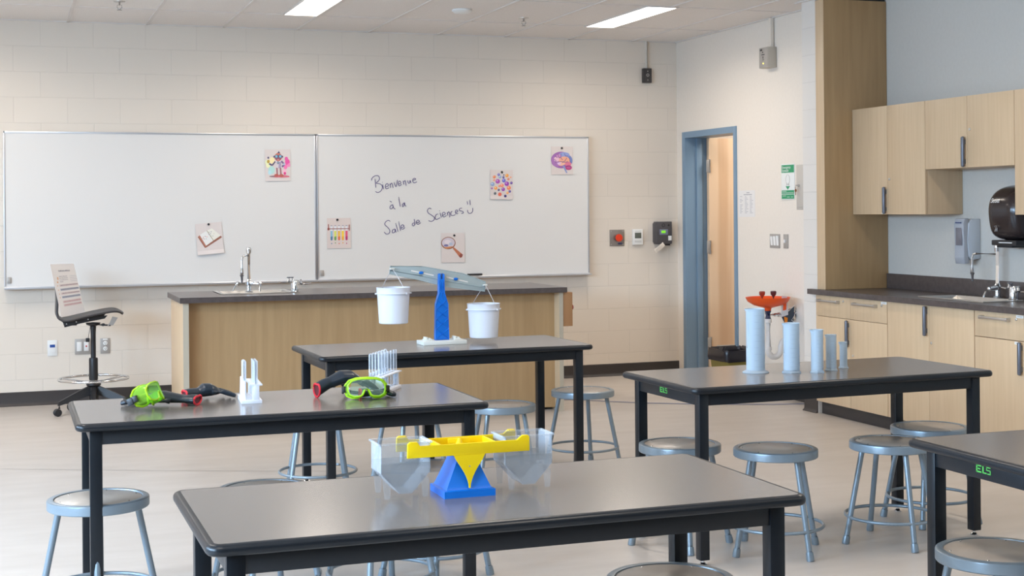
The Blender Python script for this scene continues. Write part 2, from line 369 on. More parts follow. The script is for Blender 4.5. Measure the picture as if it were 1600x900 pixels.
WRITING = [[(2.969,1.788),(2.973,1.752),(2.976,1.713)],[(2.939,1.774),(2.944,1.795),(2.969,1.814),(2.997,1.815),(3.009,1.795),(3.001,1.772),(2.98,1.752),(3.017,1.744),(3.034,1.72),(3.02,1.685),(2.992,1.672),(2.973,1.681)],[(3.035,1.743),(3.045,1.701)],[(3.034,1.761),(3.036,1.758)],[(3.061,1.719),(3.085,1.728),(3.08,1.748),(3.065,1.742),(3.059,1.72),(3.069,1.703),(3.091,1.712)],[(3.098,1.748),(3.106,1.712)],[(3.102,1.736),(3.114,1.752),(3.122,1.74),(3.128,1.711)],[(3.137,1.76),(3.153,1.72),(3.167,1.779)],[(3.173,1.742),(3.197,1.752),(3.188,1.769),(3.175,1.76),(3.174,1.74),(3.183,1.728),(3.202,1.74)],[(3.216,1.771),(3.222,1.74)],[(3.219,1.76),(3.233,1.774),(3.238,1.76),(3.243,1.729)],[(3.257,1.775),(3.263,1.752),(3.273,1.752),(3.279,1.775),(3.286,1.752)],[(3.301,1.774),(3.329,1.785),(3.317,1.793),(3.303,1.783),(3.304,1.763),(3.319,1.753),(3.339,1.763)],[(3.098,1.598),(3.114,1.59)],[(3.122,1.568),(3.104,1.558),(3.098,1.539),(3.111,1.531),(3.127,1.55),(3.122,1.568),(3.133,1.538),(3.146,1.53)],[(3.176,1.633),(3.19,1.55)],[(3.225,1.581),(3.21,1.571),(3.209,1.551),(3.22,1.554),(3.227,1.585),(3.233,1.561),(3.243,1.553)],[(3.099,1.424),(3.083,1.434),(3.058,1.419),(3.053,1.397),(3.078,1.373),(3.096,1.345),(3.086,1.32),(3.062,1.318),(3.047,1.334)],[(3.139,1.36),(3.119,1.349),(3.12,1.327),(3.139,1.333),(3.142,1.36),(3.151,1.329)],[(3.148,1.408),(3.168,1.336)],[(3.174,1.423),(3.19,1.344)],[(3.192,1.368),(3.221,1.379),(3.211,1.395),(3.197,1.386),(3.196,1.362),(3.213,1.357),(3.229,1.371)],[(3.316,1.41),(3.299,1.406),(3.295,1.39),(3.307,1.384),(3.317,1.402),(3.312,1.442),(3.32,1.394)],[(3.33,1.41),(3.359,1.419),(3.349,1.433),(3.334,1.425),(3.332,1.406),(3.349,1.397),(3.37,1.411)],[(3.465,1.528),(3.451,1.536),(3.432,1.52),(3.436,1.496),(3.465,1.476),(3.491,1.456),(3.488,1.432),(3.464,1.42),(3.441,1.428)],[(3.525,1.483),(3.511,1.48),(3.5,1.456),(3.51,1.437),(3.544,1.451)],[(3.544,1.495),(3.556,1.454)],[(3.539,1.513),(3.542,1.509)],[(3.566,1.471),(3.591,1.483),(3.582,1.499),(3.567,1.491),(3.567,1.467),(3.581,1.457),(3.602,1.471)],[(3.608,1.495),(3.616,1.471)],[(3.611,1.487),(3.623,1.503),(3.632,1.486),(3.631,1.454)],[(3.655,1.506),(3.643,1.498),(3.644,1.474),(3.665,1.47),(3.682,1.478)],[(3.684,1.494),(3.706,1.506),(3.697,1.518),(3.684,1.51),(3.686,1.488),(3.707,1.486)],[(3.745,1.534),(3.724,1.53),(3.72,1.514),(3.749,1.505),(3.756,1.492),(3.737,1.486)],[(3.791,1.594),(3.796,1.565)],[(3.816,1.604),(3.82,1.56)],[(3.794,1.517),(3.8,1.493),(3.821,1.487),(3.841,1.505),(3.841,1.533)]]
ox, oz = (2.466+4.94)/2, .93
WORDS = ((0, 13, 'word Bienvenue in purple marker'), (13, 15, 'word à in purple marker'), (15, 17, 'word la in purple marker'), (17, 22, 'word Salle in purple marker'), (22, 24, 'word de in purple marker'), (24, 34, 'word Sciences in purple marker'), (34, 37, 'smiling face in purple marker'))
NW = len(WRITING); assert NW == 37
for i0, i1, wl in WORDS:
    bm = nb()
    for s in WRITING[i0:i1]:
        pts = [(p[0]-ox, 11.9435-(YB-.005), p[1]-oz) for p in s]; sm = []
        for i in range(len(pts)-1):
            p0, p1, p2, p3 = (Vector(pts[max(i-1, 0)]), Vector(pts[i]), Vector(pts[i+1]), Vector(pts[min(i+2, len(pts)-1)]))
            for k in range(4):
                q = k/4; sm.append(0.5*((2*p1)+(p2-p0)*q+(2*p0-5*p1+4*p2-p3)*q*q+(3*p1-p0-3*p2+p3)*q**3))
        sm.append(Vector(pts[-1])); tube(bm, sm, .0030, 6)
    wr = obj('marker_word', bm, m_ink, wb2); tag(wr, wl)

# ------------------------------------------------------------------ pictures on the whiteboards
PC = {}
def pc(c):
    k = tuple(c)
    if k not in PC: PC[k] = pm('print_%d' % len(PC), c, .65)
    return PC[k]
def circ(cx, cy, r, n=12, ry=None, a0=0, a1=360):
    ry = ry or r; return [(cx+r*math.cos(R(a0+(a1-a0)*k/n)), cy+ry*math.sin(R(a0+(a1-a0)*k/n))) for k in range(n)]
def line(pts, w):
    out = []
    for p, q in zip(pts, pts[1:]):
        dx, dy = q[0]-p[0], q[1]-p[1]; L_ = math.hypot(dx, dy) or 1; nx, ny = -dy/L_*w/2, dx/L_*w/2
        out.append([(p[0]+nx, p[1]+ny), (p[0]-nx, p[1]-ny), (q[0]-nx, q[1]-ny), (q[0]+nx, q[1]+ny)])
    return out
YW = 11.9405
def poster(x, z, w, h, rot, shapes, label, magnet=None, curl=0.0, mcol=None):
    """paper hanging on the board: x,z centre; shapes in unit coordinates"""
    t = thing('picture_sheet', label, 'picture', (x, YW, z), group='pictures on the whiteboards'); t.rotation_euler = (0, rot, 0)
    bm = nb(); n = 8; V = []
    for i in range(n+1):
        v = i/n; off = -.0015-curl*max(0, (.19-v)/.19)**2
        V.append([bm.verts.new((w*(u-.5), off+dy, h*(v-.5))) for u in (0, 1) for dy in (0, .0006)])
    for a, b in zip(V, V[1:]):
        bm.faces.new((a[0], a[2], b[2], b[0])); bm.faces.new((a[1], b[1], b[3], a[3])); bm.faces.new((a[0], b[0], b[1], a[1])); bm.faces.new((a[2], a[3], b[3], b[2]))
    bm.faces.new(V[0][:2]+[V[0][3], V[0][2]]); bm.faces.new((V[-1][0], V[-1][2], V[-1][3], V[-1][1]))
    obj('paper', bm, mcol or m_pap, t, smooth=False)
    bm = nb(); mats = []
    for k, (poly, col) in enumerate(shapes):
        m = pc(col)
        if m not in mats: mats.append(m)
        y = -.0019-.00004*k
        vs = [bm.verts.new((w*(u-.5), y-curl*max(0, (.19-v)/.19)**2, h*(v-.5))) for u, v in poly]
        try: f = bm.faces.new(vs); f.material_index = mats.index(m)
        except ValueError: pass
    obj('printed_picture', bm, mats, t, smooth=False)
    if magnet:
        bm = nb(); lathe(bm, [(0, 0), (.0095, 0), (.0095, .006), (.008, .008), (0, .008)], 16, axis=(0, -1, 0))
        tag(obj('round_magnet', bm, m_bpl, loc=(magnet[0], YW-.0035, magnet[1])), 'small round black magnet holding the '+magnet[2], 'magnet', 'black magnets holding the pictures')
# robot
sh = []
for c, cx, cy, r in (((.78, .82, .52), .08, .60, .08), ((.45, .72, .68), .25, .35, .13), ((.93, .80, .45), .28, .65, .11), ((.85, .86, .50), .12, .50, .08), ((.50, .75, .80), .18, .27, .07),
                     ((.80, .10, .36), .88, .60, .10), ((.86, .20, .45), .80, .45, .08), ((.78, .12, .38), .84, .70, .07), ((.90, .50, .62), .76, .30, .08), ((.75, .05, .25), .77, .24, .05), ((.85, .25, .5), .93, .50, .06)):
    sh.append((circ(cx, cy, r, 9), c))
sh += [(circ(.55, .15, .40, 16, .035), (.60, .12, .18)), (circ(.72, .13, .25, 12, .02), (.72, .18, .25)), (circ(.30, .15, .15, 10, .02), (.22, .16, .18))]
BR_, DK, RD, WH, BL = (.36, .16, .18), (.10, .08, .16), (.50, .12, .10), (.70, .62, .66), (.22, .52, .68)
sh += [([(.43, .42), (.60, .42), (.64, .66), (.40, .66)], WH), ([(.52, .40), (.62, .42), (.64, .62), (.55, .60)], (.40, .34, .48)), (circ(.51, .58, .045), (.12, .14, .20)), (circ(.51, .58, .025), (.35, .50, .55)),
       ([(.44, .20), (.50, .20), (.49, .42), (.43, .42)], BR_), ([(.58, .20), (.65, .20), (.63, .42), (.57, .42)], BR_), (circ(.44, .18, .09, 12, .05), RD), (circ(.63, .17, .10, 12, .05), RD),
       (circ(.52, .76, .15, 16, .13), (.62, .20, .14)), ([(.38, .74), (.66, .74), (.60, .66), (.44, .66)], (.30, .10, .14)), (circ(.46, .78, .07, 12, .055), DK), (circ(.59, .78, .07, 12, .055), DK), (circ(.45, .78, .045), BL), (circ(.60, .78, .045), BL),
       (circ(.36, .77, .035), DK), (circ(.68, .77, .035), DK), ([(.48, .88), (.60, .88), (.55, .95)], DK), ([(.45, .69), (.58, .69), (.52, .665)], (.8, .35, .32))]
for s in line([(.40, .62), (.28, .50), (.16, .55)], .05): sh.append((s, DK))
for s in line([(.64, .63), (.76, .52), (.66, .45)], .06): sh.append((s, (.18, .12, .26)))
sh += [(circ(.13, .62, .055), (.50, .34, .06)), (circ(.13, .74, .035), DK), (circ(.74, .53, .035), (.45, .55, .75))]
poster(2.14, 1.902, .213, .264, R(-.6), sh, 'picture sheet of a cartoon robot with coloured splashes on left whiteboard')
# open book
BK = (.30, .12, .08); PG = (.80, .79, .76)
sh = [([(.06, .58), (.30, .20), (.97, .50), (.93, .56), (.62, .42), (.33, .28), (.12, .62)], BK), ([(.10, .62), (.33, .27), (.63, .42), (.42, .76)], PG), ([(.42, .76), (.63, .42), (.93, .56), (.62, .82)], (.80, .78, .70)),
      ([(.09, .60), (.32, .24), (.35, .27), (.14, .64)], (.45, .18, .12))]
for s in line([(.42, .76), (.64, .42)], .02): sh.append((s, (.32, .26, .14)))
for i, (a, b, c) in enumerate([(.27, .56, (.7, .3, .2)), (.34, .58, (.25, .1, .12)), (.40, .56, (.7, .2, .15)), (.30, .50, (.55, .15, .2)), (.37, .50, (.35, .4, .4)), (.25, .52, (.4, .3, .3)), (.50, .70, (.3, .3, .3)), (.58, .71, (.2, .2, .3)), (.49, .64, (.15, .12, .25)), (.55, .65, (.15, .15, .3)), (.56, .58, (.4, .5, .4)), (.63, .57, (.3, .35, .35)), (.68, .64, (.6, .55, .4))]):
    sh.append((circ(a, b, .016, 8), c))
poster(1.575, 1.301, .215, .255, R(-4.5), sh, 'picture sheet of an open book, tilted, at lower left whiteboard', (1.567, 1.417, 'open book picture'), curl=.012)
# test tubes
sh = []
for i, (c, c2) in enumerate((((.25, .50, .66), (.08, .20, .36)), ((.72, .74, .14), (.16, .34, .10)), ((.88, .48, .06), (.75, .16, .08)), ((.93, .62, .05), (.88, .42, .04)), ((.72, .10, .18), (.50, .04, .16)))):
    u = .19+.158*i
    sh += [([(u-.045, .58), (u+.045, .58), (u+.045, .74), (u-.045, .74)], (.78, .78, .80)), (circ(u, .745, .05, 10, .014), (.35, .30, .36)), ([(u-.045, .30), (u+.045, .30), (u+.045, .58), (u-.045, .58)], c), (circ(u, .30, .045, 12, .04), c2), ([(u-.045, .30), (u+.045, .30), (u+.045, .40), (u-.045, .38)], c2), (circ(u, .16+.02*(i % 2), .022, 9), c2)]
for s in line([(.04, .645), (.96, .645)], .022)+line([(.06, .62), (.06, .80)], .035)+line([(.94, .58), (.94, .78)], .035): sh.append((s, (.28, .06, .05)))
sh.append((circ(.06, .64, .045, 10), (.30, .07, .06)))
poster(2.652, 1.330, .203, .256, 0, sh, 'picture sheet of five colourful test tubes in a rack, right whiteboard', (2.639, 1.443, 'test tube picture'), mcol=pm('rose_paper', (.70, .60, .56), .7))
# magnifying glass
sh = [(circ(.30, .66, .31, 22, .21), (.28, .12, .07)), (circ(.30, .67, .275, 22, .175), (.62, .56, .62)), (circ(.27, .70, .14, 14, .07), (.74, .66, .70)), (circ(.20, .58, .10, 10, .04), (.20, .18, .36)), (circ(.40, .63, .08, 10, .05), (.44, .50, .62)),
      ([(.10, .52), (.48, .55), (.42, .50), (.22, .47)], (.60, .24, .10)), ([(.48, .55), (.56, .50), (.92, .26), (.88, .17), (.80, .15), (.50, .46)], (.50, .17, .09)), ([(.80, .15), (.88, .17), (.92, .26), (.83, .30), (.74, .22)], (.26, .07, .05))]
poster(3.658, 1.190, .212, .256, 0, sh, 'picture sheet of a wooden handled magnifying glass below the writing', (3.669, 1.296, 'magnifying glass picture'))
# coloured dots
rr = [(.53, .90, .035, (.06, .05, .05)), (.37, .84, .06, (.20, .16, .50)), (.60, .83, .03, (.1, .08, .12)), (.43, .76, .065, (.30, .42, .62)), (.74, .81, .075, (.88, .36, .06)), (.18, .76, .065, (.82, .22, .08)), (.58, .75, .05, (.10, .08, .30)), (.90, .75, .035, (.9, .3, .1)), (.17, .65, .045, (.88, .34, .16)), (.33, .61, .10, (.40, .08, .42)), (.60, .64, .085, (.16, .16, .58)), (.80, .69, .055, (.72, .24, .16)), (.93, .56, .06, (.16, .08, .36)), (.10, .51, .09, (.28, .38, .58)), (.52, .47, .08, (.85, .28, .18)), (.73, .53, .10, (.34, .06, .44)), (.40, .45, .05, (.82, .26, .18)), (.24, .38, .075, (.88, .38, .10)), (.07, .37, .045, (.36, .12, .38)), (.57, .34, .08, (.34, .08, .44)), (.82, .39, .09, (.88, .26, .12)), (.37, .32, .05, (.10, .08, .20)), (.86, .27, .055, (.14, .10, .38)), (.76, .22, .055, (.88, .38, .12)), (.21, .20, .06, (.10, .12, .14)), (.42, .17, .08, (.78, .16, .10)), (.66, .11, .06, (.06, .05, .18))]
sh = []
for a, b, r, c in rr:
    sh.append((circ(a, b, r, 14, r*.8), c)); sh.append((circ(a-r*.25, b+r*.25, r*.4, 8, r*.3), tuple(min(1, v+.25) for v in c)))
poster(4.108, 1.737, .210, .258, R(.5), sh, 'picture sheet covered in orange, purple and blue dots', (4.111, 1.847, 'coloured dots picture'), curl=.006)
# brain
sh = [(circ(.46, .52, .47, 26, .30), (.34, .14, .42)), (circ(.24, .47, .24, 14, .19), (.40, .18, .46)), (circ(.78, .50, .20, 14, .20), (.20, .26, .55)), (circ(.60, .70, .25, 14, .10), (.30, .36, .66)), (circ(.60, .50, .26, 16, .15), (.85, .42, .28)), (circ(.45, .40, .16, 12, .09), (.88, .50, .36)), (circ(.25, .55, .13, 12, .09), (.80, .52, .62)), (circ(.35, .66, .12, 10, .06), (.62, .28, .52)), (circ(.36, .40, .09, 10, .05), (.74, .52, .78)), (circ(.78, .38, .15, 10, .08), (.72, .20, .30)),
      (circ(.79, .25, .16, 14, .09), (.48, .06, .22)), (circ(.80, .26, .10, 10, .04), (.66, .12, .30)), ([(.50, .33), (.62, .30), (.74, .06), (.68, .05)], (.26, .32, .56))]
for pts in ([(.30, .72), (.36, .60), (.46, .62)], [(.45, .75), (.44, .60), (.52, .52)], [(.60, .76), (.66, .66), (.78, .66)], [(.50, .42), (.64, .50), (.72, .60)], [(.30, .44), (.45, .47), (.60, .44), (.78, .46)], [(.12, .55), (.22, .50), (.20, .42)], [(.84, .60), (.86, .48), (.92, .42)], [(.70, .28), (.90, .27)], [(.28, .60), (.18, .66)]):
    for s in line(pts, .018): sh.append((s, (.10, .06, .26)))
poster(4.681, 1.950, .208, .250, 0, sh, 'picture sheet of a purple and orange brain in top right corner', (4.678, 2.061, 'brain picture'))
bm = nb(); box(bm, (-.068, -.009, 0), (.068, .009, .018), .003)
er = obj('whiteboard_eraser', bm, m_bpl, loc=(3.845, 11.912, .945)); tag(er, 'slim black eraser lying on right whiteboard tray', 'eraser')

# ================================================================== things on the back wall
def plate(name, label, cat, loc, w, h, mat, axis='y', d=.006):
    t = thing(name, label, cat, loc)
    if axis == 'x': t.rotation_euler = (0, 0, R(-90))
    bm = nb(); box(bm, (-w/2, -d, -h/2), (w/2, -.0005, h/2), .0015); obj('wall_plate', bm, mat, t); return t
def sub(t, name, a, b, mat, bev=.001, label=None):
    bm = nb(); box(bm, a, b, bev); o = obj(name, bm, mat, t)
    if label: o['label'] = label
    return o
YP = YB-.001
t = plate('data_socket', 'white data socket plate with blue ports, left of grey plate', 'wall socket', (.345, YP, .447), .075, .125, m_wht)
sub(t, 'socket_insert', (-.026, -.010, -.035), (.026, -.005, .04), m_wht); sub(t, 'data_port', (-.020, -.012, .005), (.020, -.009, .028), pm('blue_port', (.02, .07, .30), .4))
t = plate('switch_plate', 'grey double plate with white modules behind the drafting chair', 'wall socket', (.575, YP, .45), .118, .122, m_gry)
sub(t, 'white_module', (-.045, -.011, -.036), (-.008, -.005, .038), m_wht); o = sub(t, 'white_module', (.010, -.011, -.036), (.046, -.005, .038), m_wht); sub(t, 'red_button', (.022, -.014, -.004), (.034, -.010, .008), pm('red_plastic', (.5, .02, .02), .4))
t = plate('power_outlet', 'grey duplex power outlet with white sockets nearest the desk', 'wall socket', (.749, YP, .449), .074, .122, m_gry)
bm = nb()
for z in (-.022, .022): lathe(bm, [(0, -.001), (.017, -.001), (.017, .006), (.015, .007), (0, .007)], 18, c=(0, -.004, z), axis=(0, -1, 0))
box(bm, (-.018, -.010, .046), (.018, -.005, .058), .001); so = obj('socket_face', bm, m_wht, t)
bm = nb()
for z in (-.022, .022):
    for x in (-.006, .006): box(bm, (x-.0012, -.0125, z-.002), (x+.0012, -.011, z+.007))
    box(bm, (-.002, -.0125, z-.010), (.002, -.011, z-.006))
obj('socket_slots', bm, m_bpl, so)
# emergency stop
t = plate('emergency_stop', 'steel plate with a big red push button beside right whiteboard', 'push button', (5.237, YP, 1.252), .145, .148, pm('steel_plate', (.36, .33, .31), .35, .8))
bm = nb(); lathe(bm, [(0, 0), (.020, 0), (.020, .02), (.033, .025), (.035, .034), (.030, .042), (0, .045)], 28, c=(.005, -.005, 0), axis=(0, -1, 0)); obj('push_button', bm, pm('red_mushroom', (.72, .05, .015), .3), t)
bm = nb()
for x in (-.058, .058):
    for z in (-.06, .06): lathe(bm, [(0, 0), (.005, 0), (.004, .002), (0, .002)], 10, c=(x, -.006, z), axis=(0, -1, 0))
obj('corner_screws', bm, m_chr, t); bm = nb(); lathe(bm, [(0, 0), (.026, 0), (.026, .001), (0, .001)], 18, c=(.030, -.006, -.052), axis=(0, -1, 0), sx=1)
for v in bm.verts: v.co.z = -.052+(v.co.z+.052)*.3
obj('dark_badge', bm, pm('navy_badge', (.04, .05, .12), .4), t)
# thermostat
t = plate('thermostat', 'white wall thermostat with grey display between button and alarm', 'thermostat', (5.437, YP, 1.257), .098, .142, m_wht, d=.024)
sub(t, 'display', (-.032, -.026, -.012), (.032, -.0235, .040), pm('lcd_grey', (.12, .13, .11), .2)); sub(t, 'button_row', (-.034, -.0255, -.050), (.034, -.0235, -.030), pm('pale_grey_plastic', (.6, .6, .58), .4))
sub(t, 'button_row', (-.030, -.0255, .050), (.030, -.0235, .056), pm('pale_grey_plastic', (.6, .6, .58), .4))
# alarm panel
dk = pm('dark_grey_plastic', (.075, .070, .075), .45)
t = thing('alarm_box', 'dark grey alarm box with green light and hanging tag near corner', 'alarm box', (5.675, YP, 1.190))
bm = nb(); prism(bm, [(-.082, .02), (-.070, 0), (.07, 0), (.075, .008), (.075, .205), (-.068, .205), (-.082, .185)], -.085, -.0005, 'xz', bev=.003); obj('housing', bm, dk, t)
sub(t, 'indicator_panel', (-.050, -.089, .085), (.032, -.084, .135), pm('slate_panel', (.18, .20, .30), .4)); sub(t, 'green_lamp', (-.034, -.092, .100), (.008, -.088, .124), pm('green_glow', (.1, .4, .02), .3, emis=(.35, .9, .05), es=.55))
bm = nb(); lathe(bm, [(.012, 0), (.016, 0), (.016, .002), (.012, .002)], 18, c=(-.012, -.085, .172), axis=(0, -1, 0), closed=True); lathe(bm, [(0, 0), (.010, 0), (0, .003)], 14, c=(.042, -.085, .172), axis=(0, -1, 0)); obj('speaker_mark', bm, m_bpl, t)
sub(t, 'paper_label', (.036, -.0875, .032), (.070, -.0845, .075), m_wht); sub(t, 'bottom_latch', (.015, -.075, -.014), (.060, -.03, .001), m_bpl)
bm = nb(); box(bm, (-.055, -.001, -.020), (.055, .001, .020), .0005, mat=Matrix.Translation((-.055, -.094, -.032)) @ Matrix.Rotation(R(-38), 4, 'Y'))
tg = obj('hanging_tag', bm, pm('clear_tag', (.72, .66, .58), .35), t)
bm = nb()
for k in range(3): box(bm, (-.042, -.0022, -.011+k*.009), (.02+.008*k, -.0012, -.009+k*.009), mat=Matrix.Translation((-.055, -.094, -.032)) @ Matrix.Rotation(R(-38), 4, 'Y'))
obj('tag_print', bm, m_gry, tg)
# black receptacle with conduit under the ceiling
t = thing('ceiling_outlet_box', 'black outlet box hanging on beige conduit in upper right of back wall', 'outlet box', (5.538, YP, 2.665))
bm = nb(); box(bm, (-.041, -.045, 0), (.041, -.0005, .133), .004); obj('outlet_housing', bm, pm('charcoal_metal', (.05, .045, .045), .4), t)
bm = nb(); tube(bm, [(0, -.018, .130), (0, -.018, 3.045-2.665)], .017, 12); obj('conduit', bm, m_pen, t)
bm = nb(); lathe(bm, [(0, 0), (.006, 0), (.006, .002), (0, .002)], 10, c=(0, -.046, .105), axis=(0, -1, 0)); lathe(bm, [(0, 0), (.006, 0), (.006, .002), (0, .002)], 10, c=(0, -.046, .025), axis=(0, -1, 0)); lathe(bm, [(.008, 0), (.015, 0), (.015, .003), (.008, .003)], 14, c=(0, -.046, .07), axis=(0, -1, 0), closed=True); obj('twist_socket', bm, m_gry, t)

# ================================================================== things on the right wall
t = thing('control_box', 'beige metal control box with small yellow light above the doorway', 'control box', (XR-.001, 10.245, 2.642))
bm = nb(); box(bm, (-.080, -.070, 0), (-.0005, .072, .165), .003); obj('box_housing', bm, pm('beige_enamel', (.50, .45, .38), .45), t)
bm = nb(); box(bm, (-.0825, -.066, .004), (-.0795, .068, .161), .001); fp = obj('face_plate', bm, m_gry, t)
bm = nb(); box(bm, (-.084, .02, .138), (-.0822, .05, .152)); lathe(bm, [(0, 0), (.007, 0), (0, .003)], 10, c=(-.0825, .01, .125), axis=(-1, 0, 0)); box(bm, (-.084, -.02, .103), (-.0822, .028, .109)); box(bm, (-.084, .002, .074), (-.0822, .010, .092)); box(bm, (-.084, -.008, .062), (-.0822, .012, .066)); obj('printed_marks', bm, m_bpl, fp)
bm = nb(); lathe(bm, [(0, 0), (.007, 0), (.006, .005), (0, .007)], 12, c=(-.0825, 0, .035), axis=(-1, 0, 0)); obj('indicator_light', bm, pm('yellow_led', (.8, .7, .1), .3, emis=(1, .85, .25), es=1.2), t)
bm = nb(); box(bm, (-.036, -.036, .164), (-.006, -.006, 3.045-2.642), .002); obj('conduit', bm, m_pen, t)
t = thing('wall_notice', 'sheet of printed white paper taped beside the door frame', 'notice', (XR, 10.693, 1.438))
bm = nb(); box(bm, (-.0015, -.142, 0), (-.0005, .142, .222)); obj('paper', bm, pm('white_paper', (.74, .72, .70), .7), t)
bm = nb(); box(bm, (-.0020, -.05, .200), (-.0016, .0, .206)); box(bm, (-.0020, -.09, .184), (-.0016, .05, .190))
for c, (y0, y1) in enumerate(((.05, .115), (-.03, .03), (-.118, -.055))):
    for k in range(13):
        if c == 0 and k in (1, 5): continue
        L_ = random.uniform(.4, 1.0); z = .170-k*.0115; box(bm, (-.0020, y1-(y1-y0)*L_, z), (-.0016, y1, z+.003))
obj('printed_text', bm, pm('print_grey', (.32, .31, .34), .7), t)
t = thing('light_switch_bank', 'grey plate with three white light switches right of the notice', 'light switch', (XR, 10.226, 1.245), group='switch plates on right wall')
bm = nb(); box(bm, (-.006, -.079, -.056), (-.0005, .079, .056), .0015); obj('wall_plate', bm, m_gry, t)
for k, y in enumerate((.046, 0, -.046)):
    bm = nb(); prism(bm, [(-.006, -.036), (-.012, .034+.004*k), (-.006, .038)], y-.017, y+.017, 'xz'); obj('rocker', bm, m_wht, t)
t = thing('light_switch', 'narrow grey plate with one white toggle next to pier', 'light switch', (XR, 10.053, 1.245), group='switch plates on right wall')
bm = nb(); box(bm, (-.006, -.036, -.056), (-.0005, .036, .056), .0015); obj('wall_plate', bm, m_gry, t)
sub(t, 'toggle', (-.020, -.009, -.012), (-.005, .009, .014), m_wht)
# green eyewash sign
grn = pm('sign_green', (.03, .30, .13), .4)
t = thing('eyewash_sign', 'green and white emergency eyewash sign on right wall', 'sign', (XR, 10.013, 1.575))
bm = nb(); box(bm, (-.004, -.103, 0), (-.0005, .103, .284), .001); obj('sign_board', bm, pm('sign_white', (.78, .79, .77), .35), t)
bm = nb()
box(bm, (-.0052, -.096, .215), (-.0042, .096, .277)); obj('green_header', bm, grn, t)
for z0, z1 in ((.046, .076), (.008, .042)): bm = nb(); box(bm, (-.0052, -.096, z0), (-.0042, .096, z1)); obj('green_band', bm, grn, t)
bm = nb()
prism(bm, [(-.034, .108), (.034, .108), (0, .080)], -.0052, -.0042, 'yz')
obj('green_arrow', bm, grn, t)
for s, z, sz in (('Emergency', .248, .030), ('Eyewash', .223, .030)):
    b2 = text_bm(s, sz, 'LEFT', tmat((-.0056, .088, z), (0, -1, 0), (0, 0, 1)), ext=.0002, shear=0); obj('sign_lettering', b2, m_wht, t, smooth=False)
bm = nb()
tube(bm, [(-.005, .030*math.sin(a), .160+.040*math.cos(a)) for a in [2*math.pi*k/24 for k in range(24)]], .0012, 5, closed=True)
for y in (-.018, .018): tube(bm, [(-.005, y, .112), (-.005, y, .122)], .003, 6)
for y in (-.006, .006): tube(bm, [(-.005, y, .118), (-.005, y*2, .135)], .001, 5)
obj('eye_symbol', bm, m_gry, t)
bm = nb()
for z, y0, y1 in ((.066, .02, .088), (.054, -.09, .088), (.030, .03, .08), (.020, -.03, .01), (.020, -.08, -.05)): box(bm, (-.0056, y0, z), (-.0052, y1, z+.003))
obj('small_print', bm, m_wht, t)
# key cabinet partly hidden by the pier
t = thing('key_cabinet', 'shallow grey metal cabinet with keys in its lock behind pier edge', 'cabinet', (XR, 9.655, 1.495))
cg = pm('grey_cabinet_enamel', (.54, .50, .45), .4)
bm = nb(); box(bm, (-.055, -.17, 0), (-.0005, .145, .350), .004); obj('cabinet_body', bm, cg, t)
bm = nb(); box(bm, (-.060, -.155, .02), (-.054, .125, .335), .003); cd_ = obj('cabinet_door', bm, cg, t)
bm = nb(); lathe(bm, [(0, 0), (.012, 0), (.012, .012), (0, .012)], 14, c=(-.060, .095, .190), axis=(-1, 0, 0)); box(bm, (-.090, .092, .186), (-.072, .098, .194)); obj('door_lock', bm, m_hsil, cd_)
bm = nb(); tube(bm, [(-.086, .095, .190), (-.090, .10, .175), (-.086, .105, .160)], .002, 6); lathe(bm, [(0, -.002), (.012, -.002), (.012, .002), (0, .002)], 14, c=(-.084, .105, .150), axis=(-1, 0, 0)); box(bm, (-.086, .102, .115), (-.083, .108, .140)); obj('hanging_keys', bm, pm('brass_key', (.30, .12, .05), .35, .6), cd_)
# ================================================================== teacher's desk
DX0, DX1, DYF, DYB, DH = 1.12, 3.985, 10.03, 10.84, .93
t = thing('teacher_desk', 'long maple demonstration desk with dark top below the whiteboards', 'desk', ((DX0+DX1)/2, (DYF+DYB)/2, 0))
hw, hd = (DX1-DX0)/2, (DYB-DYF)/2
bm = nb()
sx0, sx1, sy0, sy1 = -1.12, -.58, -.13, .30       # sink cut-out
for a, b in (((-hw, -hd), (sx0, hd)), ((sx1, -hd), (hw-.02, hd)), ((sx0, -hd), (sx1, sy0)), ((sx0, sy1), (sx1, hd))): box(bm, (*a, DH-.038), (*b, DH))
obj('countertop', bm, m_ctr, t, smooth=False)
bm = nb(); box(bm, (-hw+.022, -hd+.03, 0), (-hw+.062, hd-.03, DH-.038), .001); obj('end_panel', bm, m_wood, t)
bm = nb(); box(bm, (-hw+.0225, -hd+.028, 0), (-hw+.0615, -hd+.0305, DH-.039)); obj('edge_strip', bm, m_edge, t)
bm = nb(); box(bm, (hw-.075, -hd+.03, 0), (hw-.042, hd-.03, DH-.038), .001); obj('end_panel', bm, m_wood, t)
bm = nb(); box(bm, (hw-.0745, -hd+.028, 0), (hw-.0425, -hd+.0305, DH-.039)); obj('edge_strip', bm, m_edge, t)
bm = nb(); box(bm, (-hw+.062, -hd+.13, .02), (hw-.075, -hd+.15, DH-.038)); obj('front_panel', bm, m_wood_shade, t)
bm = nb(); box(bm, (-hw+.062, hd-.06, 0), (hw-.075, hd-.04, DH-.038)); obj('back_panel', bm, m_wood, t)
bm = nb(); box(bm, (hw-.041, -.370, .635), (hw+.036, -.20, .890), .002); sb = obj('shutoff_box', bm, pm('cherry_box', (.42, .22, .10), .4), t)
bm = nb(); lathe(bm, [(0, 0), (.016, .002), (.018, .012), (0, .020)], 14, c=(hw+.036, -.34, .775), axis=(1, 0, 0)); obj('red_knob', bm, pm('red_knob', (.35, .01, .02), .3), sb)
DC = (DX0+DX1)/2, (DYF+DYB)/2
